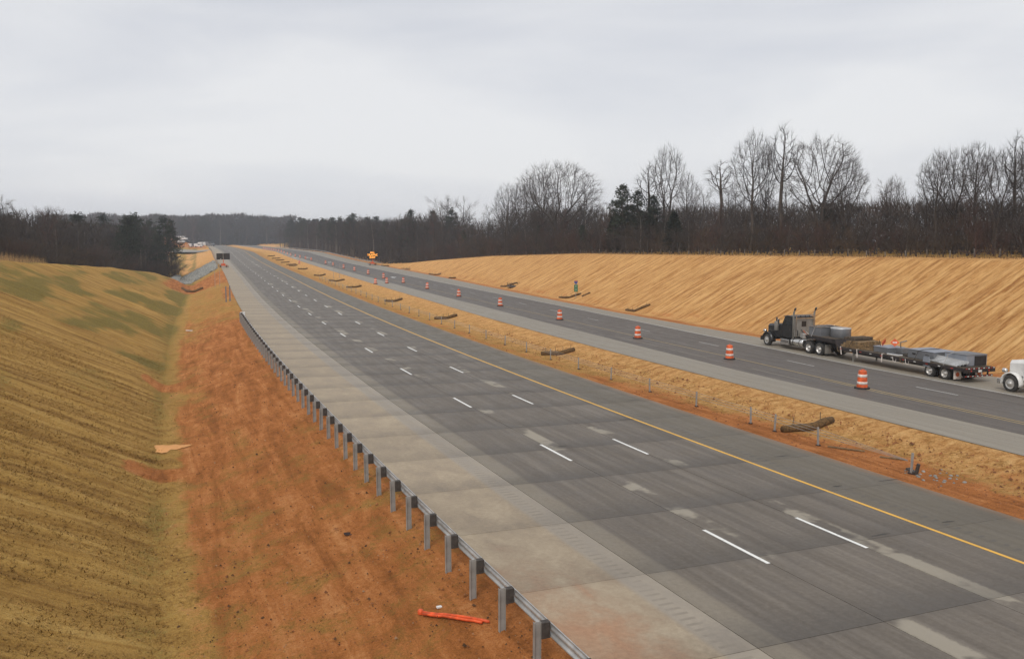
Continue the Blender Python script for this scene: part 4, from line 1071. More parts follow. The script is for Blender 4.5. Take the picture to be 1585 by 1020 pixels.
# muddy puddle behind the first check
m_ = MB(); pts = []
for k in range(30):
    a = 2 * math.pi * k / 30; r = 1 + .25 * math.sin(3 * a + 1) + .15 * math.sin(7 * a)
    s, o = 53.6 + .8 * r * math.sin(a) + .12 * math.sin(9 * a), -15.5 + 1.0 * r * math.cos(a); pts.append((*xy(s, o), gz(53.4, -15.2) + .02))
m_.add(pts, [tuple(range(30))]); o = m_.build('puddle_water', 'mud_water'); tag(o, kind='structure')

# stones of the riprap slope below the embankment
cnt = 0
base_st = []
for k in range(6):
    m_ = MB(); m_.lathe([(.25, -.3), (.42, -.1), (.45, .12), (.28, .32)], 7)
    m_.v = [(x * R.uniform(.75, 1.25), y * R.uniform(.75, 1.25), z * R.uniform(.7, 1.2)) for x, y, z in m_.v]; base_st.append(m_)
big = MB()
S_st = [(R.uniform(268, 330), R.uniform(0, 1)) for k in range(1500)]
for s, t in S_st:
    o = -8.8 - t * 13; q = base_st[R.randrange(6)]; z = gz(s, o); a = R.uniform(0, 6); sc = R.uniform(.7, 1.5); x, y = xy(s, o)
    ca, sa = math.cos(a) * sc, math.sin(a) * sc
    big.add([(x + p[0] * ca - p[1] * sa, y + p[0] * sa + p[1] * ca, z + .05 + p[2] * sc) for p in q.v], q.f)
o = big.build('riprap_stones', 'stone'); tag(o, 'grey broken stone covering the embankment slope', 'stones', None, 'stuff')

# ------------------------------------------------------------------ trees
def rot_about(v, axis, a): return Matrix.Rotation(a, 3, axis) @ v
class Tree:
    def __init__(self, seed): self.r = random.Random(seed); self.tr = MB(); self.br = MB()
    def grow(self, p, d, length, rad0, level, spec):
        r = self.r; L = spec[level]
        nseg = L['seg']; pts = [p.copy()]; rs = [rad0]; dirs = [d.copy()]
        for i in range(nseg):
            w = L['wob']
            d = (d + Vector((r.gauss(0, w), r.gauss(0, w), r.gauss(0, w) + L['up']))).normalized()
            p = p + d * (length / nseg); pts.append(p.copy()); dirs.append(d.copy())
            rs.append(rad0 * (1 - (1 - L['tip']) * (i + 1) / nseg))
        (self.tr if level == 0 else self.br).tube(pts, rs, L['sides'], caps=False)
        if level + 1 >= len(spec): return
        N = spec[level + 1]; n = r.randint(*N['n'])
        a0 = r.uniform(0, 6.28)
        for k in range(n):
            t = N['from'] + (1 - N['from']) * (k + r.uniform(.1, .9)) / n
            f = t * nseg; i = min(int(f), nseg - 1); q = pts[i].lerp(pts[i + 1], f - i); dd = dirs[i + 1]
            rr = rs[i] + (rs[i + 1] - rs[i]) * (f - i)
            ax = dd.cross(Vector((r.gauss(0, 1), r.gauss(0, 1), r.gauss(0, 1)))).normalized()
            if level == 0:
                a = a0 + 2.399 * k; ax = Vector((math.cos(a), math.sin(a), 0))
            ang = rad(r.uniform(*N['ang'])) * (1 - N.get('close', 0) * t)
            nd = rot_about(dd, ax, ang).normalized()
            ln = length * r.uniform(*N['len']) * (1 - N.get('short', .5) * (t - N['from']) / (1.001 - N['from']))
            self.grow(q, nd, ln, min(rr * .8, max(rr * N['rr'], N['rmin'])), level + 1, spec)
def sp(n, ln, ang, frm, seg, wob, up, sides, rr=.5, rmin=.012, tip=.25, short=.5, close=0):
    return dict(n=n, len=ln, ang=ang, seg=seg, wob=wob, up=up, sides=sides, rr=rr, rmin=rmin, tip=tip, short=short, close=close, **{'from': frm})
T0 = lambda seg, wob, tip=.25: sp((1, 1), (1, 1), (0, 0), 0, seg, wob, .05, 8, tip=tip)
SPEC = {
    'oak': [T0(7, .07, .3), sp((11, 13), (.55, .75), (42, 72), .22, 6, .13, .06, 6, .55, .05, .3, .38), sp((6, 8), (.42, .6), (28, 55), .2, 4, .15, .04, 4, .5, .025, .35, .4), sp((7, 9), (.45, .68), (25, 58), .12, 3, .17, .03, 3, .5, .015, .5, .35), sp((7, 9), (.5, .85), (25, 55), .1, 2, .16, .03, 3, .6, .011, .6, .3)],
    'vase': [T0(8, .05, .2), sp((12, 15), (.42, .60), (22, 42), .34, 5, .09, .10, 5, .5, .035, .3, .35), sp((6, 8), (.4, .55), (22, 45), .2, 4, .12, .08, 4, .5, .02, .35, .4), sp((6, 8), (.45, .65), (22, 50), .15, 3, .14, .06, 3, .55, .014, .5, .35), sp((6, 8), (.5, .85), (22, 50), .1, 2, .14, .05, 3, .6, .011, .6, .3)],
    'slim': [T0(10, .035, .12), sp((15, 18), (.16, .26), (30, 60), .45, 4, .10, .14, 4, .42, .022, .35, .45), sp((5, 7), (.4, .6), (25, 50), .2, 3, .13, .08, 3, .5, .015, .4, .4), sp((7, 9), (.5, .8), (25, 55), .1, 2, .15, .05, 3, .55, .010, .6, .3)],
    'wood': [T0(8, .05, .22), sp((13, 16), (.26, .40), (32, 62), .30, 4, .12, .10, 4, .45, .025, .35, .35), sp((6, 8), (.4, .6), (25, 55), .2, 3, .14, .06, 3, .5, .016, .4, .4), sp((8, 10), (.5, .85), (25, 58), .1, 2, .17, .04, 3, .55, .013, .6, .3)],
    'thicket': [T0(4, .16, .35), sp((9, 12), (.5, .85), (18, 60), .05, 4, .16, .08, 4, .6, .02, .35, .2), sp((7, 9), (.4, .65), (25, 60), .1, 3, .18, .05, 3, .55, .013, .4, .3), sp((6, 8), (.4, .7), (25, 60), .1, 2, .18, .03, 3, .6, .010, .6, .3)],
}
HT = {'oak': 10.0, 'vase': 12.0, 'slim': 14.0, 'wood': 12.0, 'thicket': 3.6}
def bare_meshes(kind, seed, bark, twig):
    t = Tree(seed); h = HT[kind] * (.80 if kind in ('oak',) else .86)
    t.grow(Vector((0, 0, -.3)), Vector((0, 0, 1)), h, h * (.030 if kind in ('oak', 'vase') else .016 if kind != 'thicket' else .02), 0, SPEC[kind])
    top = max(p[2] for p in t.br.v)
    k = HT[kind] / top
    for m_ in (t.tr, t.br): m_.v = [(x * k, y * k, z * k) for x, y, z in m_.v]
    return t.tr.mesh('trunk', bark, True), t.br.mesh('crown', twig, True), HT[kind]
def pine_meshes(seed, h=12.0, bare=.45, wide=.20, mat='needles'):
    r = random.Random(seed); tr = MB(); cr = MB()
    pts = [Vector((0, 0, -.3))]; 
    for i in range(8): pts.append(Vector((r.gauss(0, .06), r.gauss(0, .06), h * (i + 1) / 8)))
    tr.tube(pts, [h * .014 * (1 - .85 * i / 8) for i in range(9)], 7, False)
    z = h * bare
    while z < h * .99:
        t = (z - h * bare) / (h * (1 - bare)); rmax = h * wide * (math.sin(math.pi * min(1, .18 + .82 * t)) ** .7 * (1 - .45 * t) + .05) * r.uniform(.75, 1.2)
        for k in range(r.randint(3, 5)):
            a = r.uniform(0, 6.283); ln = rmax * r.uniform(.6, 1.1); up = r.uniform(-.1, .5)
            d = Vector((math.cos(a), math.sin(a), up)).normalized(); c0 = Vector((0, 0, z + r.uniform(-.2, .2)))
            tr.tube([c0, c0 + d * ln * .5 + Vector((0, 0, -.03)), c0 + d * ln], [.035, .025, .008], 3, False)
            for j in range(int(5 + ln * 5)):
                q = c0 + d * ln * r.uniform(.35, 1.05) + Vector((r.gauss(0, .22), r.gauss(0, .22), r.gauss(0, .16)))
                for w in range(5):
                    e = Vector((r.gauss(0, 1), r.gauss(0, 1), r.gauss(.35, .8))).normalized() * r.uniform(.22, .42)
                    s_ = e.cross(Vector((r.gauss(0, 1), r.gauss(0, 1), r.gauss(0, 1)))).normalized() * r.uniform(.035, .075)
                    cr.add([q - s_, q + s_, q + e], [(0, 1, 2)])
        z += h * .028 * r.uniform(.7, 1.3)
    return tr.mesh('trunk', 'bark', True), cr.mesh('crown', mat), h
def cedar_meshes(seed, h=7.0):
    r = random.Random(seed); tr = MB(); cr = MB()
    tr.tube([Vector((0, 0, -.3)), Vector((.05, 0, h * .5)), Vector((0, 0, h))], [.12, .08, .02], 6, False)
    for k in range(1500):
        t = r.random() ** .8; z = .25 + (h - .25) * t; rm = h * .23 * (1 - t) ** .75 + .06; a = r.uniform(0, 6.283); q = rm * math.sqrt(r.random()) * r.uniform(.8, 1.15)
        p = Vector((q * math.cos(a), q * math.sin(a), z))
        for w in range(4):
            e = Vector((math.cos(a) * .5 + r.gauss(0, .5), math.sin(a) * .5 + r.gauss(0, .5), r.gauss(.7, .4))).normalized() * r.uniform(.2, .42)
            s_ = e.cross(Vector((r.gauss(0, 1), r.gauss(0, 1), r.gauss(0, 1)))).normalized() * r.uniform(.03, .07)
            cr.add([p - s_, p + s_, p + e], [(0, 1, 2)])
    return tr.mesh('trunk', 'bark', True), cr.mesh('crown', 'cedar'), h
def crown_tree(seed, h, cb, rx, shape, npts, trunks=1, step=.32, rt=.016, bark='bark', twig='twig'):
    """a bare tree grown towards points scattered through its crown: cb = crown base (fraction of height), rx = crown half width (m)"""
    r = np.random.RandomState(seed); A = []
    while len(A) < npts:
        p = r.uniform(-1, 1, 3)
        if p @ p > 1: continue
        t = (p[2] + 1) / 2
        if shape == 'vase': k = .30 + .70 * math.sin(min(1, t * .72 + .12) * math.pi) ** .8
        elif shape == 'slim': k = .55 + .45 * math.sin(t * math.pi)
        else: k = 1.0
        lump = .72 + .5 * math.sin(3 * math.atan2(p[1], p[0]) + seed) * math.cos(5 * p[2] + seed * 2) * .5
        if p @ p > lump + .35 * r.rand(): continue
        if r.rand() < .35 * (1 - p @ p): continue
        A.append((p[0] * rx * k, p[1] * rx * k, h * cb + (h * (1 - cb)) * t))
    A = np.array(A)
    N = []; par = []
    for q in range(trunks):
        a = 6.28 * q / trunks + seed; lean = .0 if trunks == 1 else .22
        last = -1 if q == 0 else 0
        for i in range(int(h * (cb + .05) / step) + (1 if q == 0 else 0)):
            z = -.3 + i * step if q == 0 else .3 + i * step
            f = max(0, z) / h
            N.append((math.cos(a) * lean * f * h * .5 + .10 * math.sin(z * .9 + seed), math.sin(a) * lean * f * h * .5 + .10 * math.cos(z * 1.1), z)); par.append(last); last = len(N) - 1
    N = [np.array(n) for n in N]
    nn = np.array(N); D = ((A[:, None] - nn[None]) ** 2).sum(2); near = D.argmin(1); dist = D.min(1); alive = np.ones(len(A), bool)
    for it in range(170):
        m = alive & (dist < (h * (.20 if it > 4 else .42)) ** 2)
        if not m.any(): break
        new = []
        src = near[m]; P = A[m]
        for k in np.unique(src):
            d = P[src == k] - N[k]; d = (d / np.linalg.norm(d, axis=1)[:, None]).sum(0) + r.normal(0, .22, 3) + np.array([0, 0, .10])
            l = np.linalg.norm(d)
            if l < 1e-3: continue
            q = N[k] + d / l * step
            new.append((q, k))
        if not new: break
        base = len(N)
        for q, k in new: N.append(q); par.append(int(k))
        nq = np.array([q for q, k in new]); D = ((A[:, None] - nq[None]) ** 2).sum(2); dm = D.min(1); am = D.argmin(1)
        b = dm < dist; near[b] = base + am[b]; dist[b] = dm[b]
        alive &= dist > (step * 1.7) ** 2
        if len(N) > 5200: break
    n = len(N); ch = [[] for _ in range(n)]
    for i in range(1, n):
        if par[i] >= 0: ch[par[i]].append(i)
    w = np.zeros(n)
    order = list(range(n)); 
    for i in sorted(order, reverse=True):
        w[i] = max(w[i], 1e-9)
        if not ch[i]: w[i] = 1.0
        if par[i] >= 0: w[par[i]] += w[i]
    rads = (w / w[0]) ** .54 * h * rt + .004
    tr, br = MB(), MB(); rr = random.Random(seed)
    def chain(start, first):
        pts, rs = ([Vector(N[first]), Vector(N[start])], [min(rads[first], rads[start] * 1.15), rads[start]]) if first is not None else ([Vector(N[start])], [rads[start]])
        i = start; side = []
        while ch[i]:
            c = sorted(ch[i], key=lambda k: -w[k]); side += [(k, i) for k in c[1:]]; i = c[0]; pts.append(Vector(N[i])); rs.append(rads[i])
        big_ = rs[0] > h * rt * .5
        (tr if big_ else br).tube(pts, rs, 7 if big_ else (5 if rs[0] > .05 else 3), False)
        d = (pts[-1] - pts[-2]).normalized() if len(pts) > 1 else Vector((0, 0, 1))
        cc = Vector((0, 0, h * (cb + .25)))
        for j in range(max(1, len(pts) - 6), len(pts)):
            if rs[j] > .05: continue
            for _ in range(3 if j < len(pts) - 1 else 6):
                e = (d * .5 + (pts[j] - cc).normalized() * .9 + Vector((rr.gauss(0, .5), rr.gauss(0, .5), rr.gauss(.15, .45)))).normalized() * rr.uniform(.4, 1.15)
                br.tube([pts[j], pts[j] + e * .55 + Vector((0, 0, .02)), pts[j] + e + Vector((rr.gauss(0, .08), rr.gauss(0, .08), .06))], [.0085, .0065, .003], 3, False)
        return side
    todo = [(0, None)]
    while todo:
        a, f = todo.pop(); todo += chain(a, f)
    top = max(p[2] for p in br.v); k = h / top
    for m_ in (tr, br): m_.v = [(x * k, y * k, z * k) for x, y, z in m_.v]
    return tr.mesh('trunk', bark, True), br.mesh('crown', twig, True), h
LIB = {'oak': [crown_tree(3, 14, .30, 6.4, 'round', 1875, 2, .34, .022), crown_tree(8, 14, .32, 5.6, 'round', 1625, 1, .34, .022), crown_tree(15, 14, .34, 5.2, 'round', 1625, 2, .34, .021)],
       'vase': [crown_tree(4, 16, .36, 4.4, 'vase', 1625, 1, .34, .018), crown_tree(9, 16, .40, 3.9, 'vase', 1500, 2, .34, .017), crown_tree(14, 16, .42, 4.0, 'vase', 1375, 1, .34, .016)],
       'slim': [crown_tree(5, 17, .50, 2.3, 'slim', 700, 1, .36, .013), crown_tree(12, 17, .62, 2.4, 'slim', 600, 1, .36, .013)],
       'wood': [bare_meshes('wood', s, b_, t_) for s, b_, t_ in ((6, 'bark', 'twig'), (16, 'bark_pale', 'twig'), (26, 'bark', 'twig_red'), (36, 'bark', 'twig'))],
       'thicket': [bare_meshes('thicket', s, t_, t_) for s, t_ in ((7, 'brush'), (17, 'twig_red'), (27, 'twig'))],
       'pine': [pine_meshes(s) for s in (1, 2)] + [pine_meshes(33, 12, .25, .22)], 'cedar': [cedar_meshes(s) for s in (1, 2)]}
NAMES = {'oak': 'oak_tree', 'vase': 'bare_tree', 'slim': 'slender_tree', 'wood': 'woodland_tree', 'thicket': 'bare_shrub', 'pine': 'pine_tree', 'cedar': 'cedar_tree'}
def plant(kind, s, o, h, label, group=None, var=None, wide=1.0, rot=None, lean=0.0):
    lib = LIB[kind]; tr, cr, h0 = lib[R.randrange(len(lib)) if var is None else var % len(lib)]
    k = h / h0
    vi = lib.index((tr, cr, h0))
    if kind in ('wood', 'thicket') and label[:6] != 'large ': label = {'wood': ('', 'pale barked ', 'russet twigged ', 'thin twigged '), 'thicket': ('brown ', 'russet ', 'grey ')}[kind][vi] + label
    root = thing(NAMES[kind], label, 'shrub' if kind == 'thicket' else 'tree', W(s, o, None, -.05), R.uniform(0, 6.283) if rot is None else rot, group, (k * wide, k * wide, k))
    root.rotation_euler[0] = lean
    for nm, me in (('trunk', tr), ('crown', cr)):
        ob = bpy.data.objects.new(nm, me); COL.objects.link(ob); ob.parent = root
    return root
# the trees that stand out above the wood behind the straw slope
def col_at(px, o):
    """station where the sight line of column px meets offset o"""
    u = (px - 792.5) / 1320.0; best = None
    for i in range(40, 1400):
        s = i * .5; x, y = xy(s, o); c = y * .9946 + 1.0
        if c > 5:
            d = abs(x / c - u)
            if best is None or d < best[0]: best = (d, s)
    return best[1]
def big_tree(kind, px, top, o, label, var=0, wide=1.0, rot=None):
    s = col_at(px, o); x, y = xy(s, o); ztop = CAM_H + (371.7 - top) / 1320.0 * y * 1.01
    return plant(kind, s, o, ztop - gz(s, o), label, None, var, wide, rot)
big_tree('oak', 862, 247, 68, 'broad spreading bare oak with a wide round crown above the wood', 0, 1.1, .3)
big_tree('oak', 838, 262, 70, 'smaller bare oak crowded against the broad spreading oak', 1, .6)
big_tree('vase', 786, 281, 70, 'thin bare tree at the end of the oak cluster towards the low wood', 0, .8)
big_tree('vase', 808, 276, 72, 'thin bare tree between the low wood tree and the oaks', 1, .75)
big_tree('vase', 1030, 221, 72, 'tall bare forked tree rising behind a dark evergreen', 1, .75)
big_tree('slim', 1004, 250, 73, 'slender pale bare tree next to the tall forked tree', 0, 1.3)
big_tree('vase', 1062, 264, 74, 'low hazy bare tree on the other side of the tall forked tree', 0, .6)
big_tree('slim', 1112, 246, 69, 'lone straight bare trunk with a sparse flat top', 1, 1.25)
big_tree('vase', 1160, 199, 70, 'tallest dense bare tree with many upright limbs', 0, .72)
big_tree('vase', 1180, 215, 74, 'bare tree half hidden behind the tallest dense tree', 1, .45)
big_tree('slim', 1203, 190, 71, 'very tall narrow bare tree standing between two broad crowns', 0, 1.0)
big_tree('oak', 1262, 207, 72, 'broad bare oak with limbs reaching out over low scrub', 2, 1.0, 1.1)
big_tree('oak', 1300, 240, 71, 'leaning bare oak at the edge of the gap in the tall trees', 1, .6)
big_tree('vase', 1376, 268, 72, 'short bushy bare tree standing alone in the gap', 1, .7)
for k, (px, tp_, kd, lab) in enumerate(((1440, 228, 'vase', 'bare tree leading the tall group past the gap'), (1468, 224, 'oak', 'round crowned bare tree second in the tall group past the gap'), (1500, 216, 'vase', 'dense bare tree in the middle of the tall group past the gap'),
        (1530, 226, 'oak', 'wide bare tree next to the spire-like slender tree'), (1558, 203, 'slim', 'spire-like slender bare tree topping the group past the gap'), (1578, 214, 'vase', 'bare tree beyond the spire-like slender tree'), (1604, 222, 'oak', 'last bare oak of the tall group'))):
    big_tree(kd, px, tp_, 70 + (k % 3) * 2, lab, k, .74 if kd != 'slim' else 1.0)
big_tree('pine', 962, 289, 66, 'dark green pine poking out of the bare wood', 2, 1.35)
big_tree('pine', 985, 298, 68, 'second dark green pine beside the poking pine', 2, 1.3)
big_tree('pine', 1010, 305, 69, 'low dark pine under the slender pale tree', 2, 1.3)
for k in range(3):
    big_tree('cedar', (948, 1040, 585)[k], (338, 330, 358)[k], 65 + (k % 2), 'dark evergreen cedar at the front of the wood above the straw slope', k, 1.5)['group'] = 'cedars along the wood edge'
# the wood itself
HW = [(40, 6.2), (90, 7.5), (150, 10), (220, 13.5), (300, 17), (420, 18.5), (700, 21)]
LB = 'bare grey tree in the dense dark wood beyond the straw slope'
LS = 'tangled leafless shrub at the foot of the wood above the straw slope'
def edge_r(s): return 64.5 if s < 255 else (64.5 - (s - 255) * .16 if s < 330 else 52.5)
s = 36.0
while s < 318:
    for o, w_ in ((0, .8), (5, 1.0), (10.5, 1.1), (17, 1.2)):
        if R.random() < (.75 if o else .5):
            h = tab(s, HW) * R.uniform(.62, 1.30) * w_
            pn = R.random() < .12 and s > 90
            plant('pine' if pn else 'wood', s + R.uniform(-2.2, 2.2), edge_r(s) + o + R.uniform(-1.5, 1.5), h * (.78 if pn else 1), LB, 'trees of the wood beyond the straw slope', None, R.uniform(.9, 1.2))
    s += 5.0 + s * .008
for ob in COL.objects:
    if ob.name.startswith('pine_tree') and ob.get('label') == LB: ob['label'] = 'dark green pine standing among the bare trees beyond the straw slope'
s = 34.0
while s < 300:
    for o in (-2.0, 1.5, 5.5):
        plant('thicket', s + R.uniform(-1.3, 1.3), edge_r(s) + o + R.uniform(-.8, .8), (2.6 + tab(s, HW) * .26) * R.uniform(.8, 1.25), LS, 'shrubs along the wood edge', None, R.uniform(1.0, 1.35))
    s += 2.9 + s * .006
# wood along the distant carriageway
LF = 'tall bare tree in the hazy wood along the distant embankment'
s = 322.0
while s < 760:
    for o in (0, 8, 17):
        if R.random() < .85:
            plant('pine' if R.random() < .2 else 'wood', s + R.uniform(-3, 3), edge_r(s) + o + R.uniform(-2, 2), tab(s, HW) * R.uniform(.88, 1.08) + 1.5, LF, 'trees along the distant embankment', None, 1.15)
    s += 9.5
for ob in COL.objects:
    if ob.name.startswith('pine_tree') and ob.get('label') == LF: ob['label'] = 'tall dark pine in the hazy wood along the distant embankment'
# wood behind the grass bank
HL = [(100, 8.2), (150, 9.4), (230, 14), (300, 17.5), (350, 19)]
def edge_l(s): return -44 + max(0, (s - 150)) * .105
LL, LP = 'bare tree in the wood behind the grass bank', 'dark green pine in the wood behind the grass bank'
s = 112.0
while s < 348:
    for o in (0, 6, 12.5, 20):
        if R.random() < .8:
            pine = R.random() < .16 + .45 * (s > 270)
            plant('pine' if pine else 'wood', s + R.uniform(-2.5, 2.5), edge_l(s) - o + R.uniform(-1.5, 1.5), tab(s, HL) * R.uniform(.72, 1.18), LP if pine else LL, 'wood behind the grass bank', None, R.uniform(1.0, 1.25))
    s += 6.5
for s, o, kd, h, lab in ((150, -41.5, 'vase', 10.8, 'bare tree standing taller than the wood behind the grass bank'), (176, -47, 'oak', 10.2, 'round crowned bare tree over the wood behind the grass bank'), (262, -40, 'oak', 16, 'bare crown showing over the pines behind the grass bank')):
    plant(kd, s, o, h, lab)
s = 110.0
while s < 345:
    for o in (3.0, -1.0):
        plant('thicket', s + R.uniform(-1.5, 1.5), edge_l(s) + o + R.uniform(-.8, .8), (2.8 + tab(s, HL) * .22) * R.uniform(.8, 1.2), 'leafless shrub at the foot of the wood behind the grass bank', 'shrubs behind the grass bank', None, 1.3)
    s += 4.2
for s, o in ((222, -34.2), (228, -34.0), (216, -35)):
    plant('thicket', s, o, 7.5, 'large russet shrub mound against the dark pines', 'russet mounds by the pines', 1, 1.1)
# far wood closing the view
LQ = 'tall tree of the blue hazy wood closing the valley'
for k in range(72):
    s = 975 + (k % 4) * 20 + R.uniform(-6, 6); o = -150 + (k // 4) * 12 + R.uniform(-4, 4)
    plant('pine' if R.random() < .35 else 'wood', s, o, 34 + R.uniform(-2.5, 2.5) - gz(s, o), LQ, 'far wood closing the valley', None, 1.7)

# brushwood filling the depth of the woods
def brushwood(name, label, spots, n, seed, mat, hfun, wk=1.0):
    r = np.random.RandomState(seed)
    vs = np.zeros((n, 3, 3)); 
    for i in range(n):
        s, o = spots(r); h = hfun(s) if hfun else 32 + 5 * float(vnoise(o * .07, s * .02, 5)) - GF(s, o); x, y = xy(s, o); z = GF(s, o) + h * r.rand() ** 1.15
        e = np.array([r.normal(0, .45), r.normal(0, .45), r.normal(.7, .5)]); e *= r.uniform(.7, 2.0) / np.linalg.norm(e) * (1 + h / 22)
        w = np.array([r.normal(), r.normal(), r.normal(0, .3)]); w *= wk * r.uniform(.025, .06) * (1 + h / 14) / np.linalg.norm(w)
        p = np.array([x, y, z]); vs[i] = (p - w, p + w, p + e)
    me = bpy.data.meshes.new(name); me.from_pydata(vs.reshape(-1, 3).tolist(), [], np.arange(3 * n).reshape(-1, 3).tolist()); me.materials.append(MATS[mat])
    tag(link(name, me), label, 'brushwood', None, 'stuff')
_gf = {}
def GF(s, o):
    k = (int(s // 4), int(o // 4))
    if k not in _gf: _gf[k] = gz(k[0] * 4 + 2, k[1] * 4 + 2)
    return _gf[k]
def sp_r(r):
    s = 30 + 300 * r.rand() ** 1.3; return s, edge_r(s) + 6 + 26 * r.rand()
def sp_f(r):
    s = 315 + 460 * r.rand() ** 1.2; return s, edge_r(s) + 3 + 26 * r.rand()
def sp_l(r):
    s = 108 + 245 * r.rand(); return s, edge_l(s) - 4 - 26 * r.rand()
def sp_q(r): return 985 + 70 * r.rand(), -170 + 260 * r.rand()
brushwood('dense_brushwood', 'dark tangled brushwood filling the wood beyond the straw slope', sp_r, 110000, 1, 'twig', lambda s: tab(s, HW) * (.50 + .42 * float(vnoise(s * .11, 3.3, 9))))
brushwood('dense_brushwood', 'hazy brushwood filling the wood along the distant embankment', sp_f, 70000, 2, 'twig', lambda s: tab(s, HW) * (.72 + .3 * float(vnoise(s * .05, 7.3, 9))), 1.6)
brushwood('dense_brushwood', 'dark brushwood filling the wood behind the grass bank', sp_l, 70000, 3, 'twig', lambda s: tab(s, HL) * (.66 + .34 * float(vnoise(s * .08, 1.3, 9))), 1.3)
brushwood('dense_brushwood', 'blue hazy brushwood closing the far valley', sp_q, 60000, 4, 'twig', None, 4.0)

# ------------------------------------------------------------------ wire fence on the crest
def fence():
    st = [46 + 3.05 * i for i in range(46)]
    root = thing('wire_fence', 'wire fence on short weathered posts between the straw slope and the wood', 'fence', W(46, 61.2))
    L = Vector(root.location); pm = MB(); pm.tube([(0, 0, -.3), (0, 0, .85)], [.06, .05], 8); pme = pm.mesh('post', 'bark_pale', True)
    P_ = []
    for s in st:
        p = Vector(W(s, 61.2, None, R.uniform(-.35, .1))) - L; P_.append(p); link('post', pme, root, 0, p, (R.uniform(-.05, .05), R.uniform(-.05, .05), 0))
    for h in (.35, .7): MB().tube([p + Vector((0, -.06, h)) for p in P_], .003, 4).build('wire', 'galvanised_dull', root)
    r_ = thing('rail_gate', 'pale single rail barrier in front of the wood past the fence posts', 'gate', W(57.5, 62.5), yaw(57) + .3)
    for x in (-2.4, 0, 2.4): MB().box((x, 0, .6), (.12, .12, 1.5)).build('post', 'bark_pale', r_)
    MB().tube([(-2.8, 0, 1.3), (2.8, 0, 1.33)], .05, 7).build('rail', 'bark_pale', r_)
fence()

# ------------------------------------------------------------------ distant parked vehicles and sheds
def van(s, o, label, mat, rot, sc=1.0, cat='van'):
    T = thing('parked_van', label, cat, W(s, o, None, .05), rot, 'vehicles parked on the far red clay', sc)
    MB().prism([(-2.6, .45), (-2.6, 2.3), (1.2, 2.35), (1.9, 1.45), (2.6, 1.3), (2.7, .45)], -1.0, 1.0, 'y').build('body', mat, T, False, .06)
    for sy in (-1, 1):
        MB().prism([(-.2, 1.45), (-.2, 2.1), (1.1, 2.1), (1.65, 1.45)], sy * 1.01 - .01, sy * 1.01 + .01, 'y').build('window', 'glass_dark', T)
        for x in (-1.7, 1.7): MB().lathe([(.36, -.12), (.38, -.08), (.38, .08), (.36, .12)], 14, 'y', (x, sy * .92, .38)).build('wheel', 'black_rubber', T, True)
    MB().prism([(1.28, 2.22), (1.88, 1.5), (1.93, 1.5), (1.33, 2.25)], -.85, .85, 'y').build('windshield', 'glass_dark', T)
    MB().box((2.68, 0, .62), (.12, 2.0, .25)).build('bumper', 'frame_steel', T)
def far_at(px, o):
    return col_at(px, o)
FV = [(690, 278, 0), (692, 283, 0), (700, 290, 1), (694, 297, 0), (696, 303, 2), (694, 309, 0), (790, 313, 0), (792, 321, 0), (788, 328, 2), (786, 279, 0), (786, 286, 0)]
for k, (s, px, c) in enumerate(FV):
    u = (px - 792.5) / 1320; best = min((abs(xy(s, -o_ * .5)[0] / xy(s, -o_ * .5)[1] - u), -o_ * .5) for o_ in range(10, 260))
    van(s, best[1], ('white van parked on the far red clay', 'black van parked on the far red clay', 'grey van parked on the far red clay')[c], ('truck_white', 'truck_black', 'steel_grey')[c], R.uniform(-.5, .5) + (1.57 if k % 3 == 0 else 0), 1.15 if s < 750 else 1.5)
T = thing('site_office', 'pale low site office on the far clay mound', 'shed', W(840, -64, None), .2)
MB().box((0, 0, 1.5), (12, 4, 3)).build('wall', 'sign_white', T, False, .05); MB().prism([(-2.3, 3.0), (0, 3.9), (2.3, 3.0)], -6.3, 6.3, 'x').build('roof', 'steel_grey', T)
for x in (-4, -1.3, 1.3, 4): MB().box((x, -2.01, 1.7), (1.2, .05, 1.0)).build('window', 'glass_dark', T)

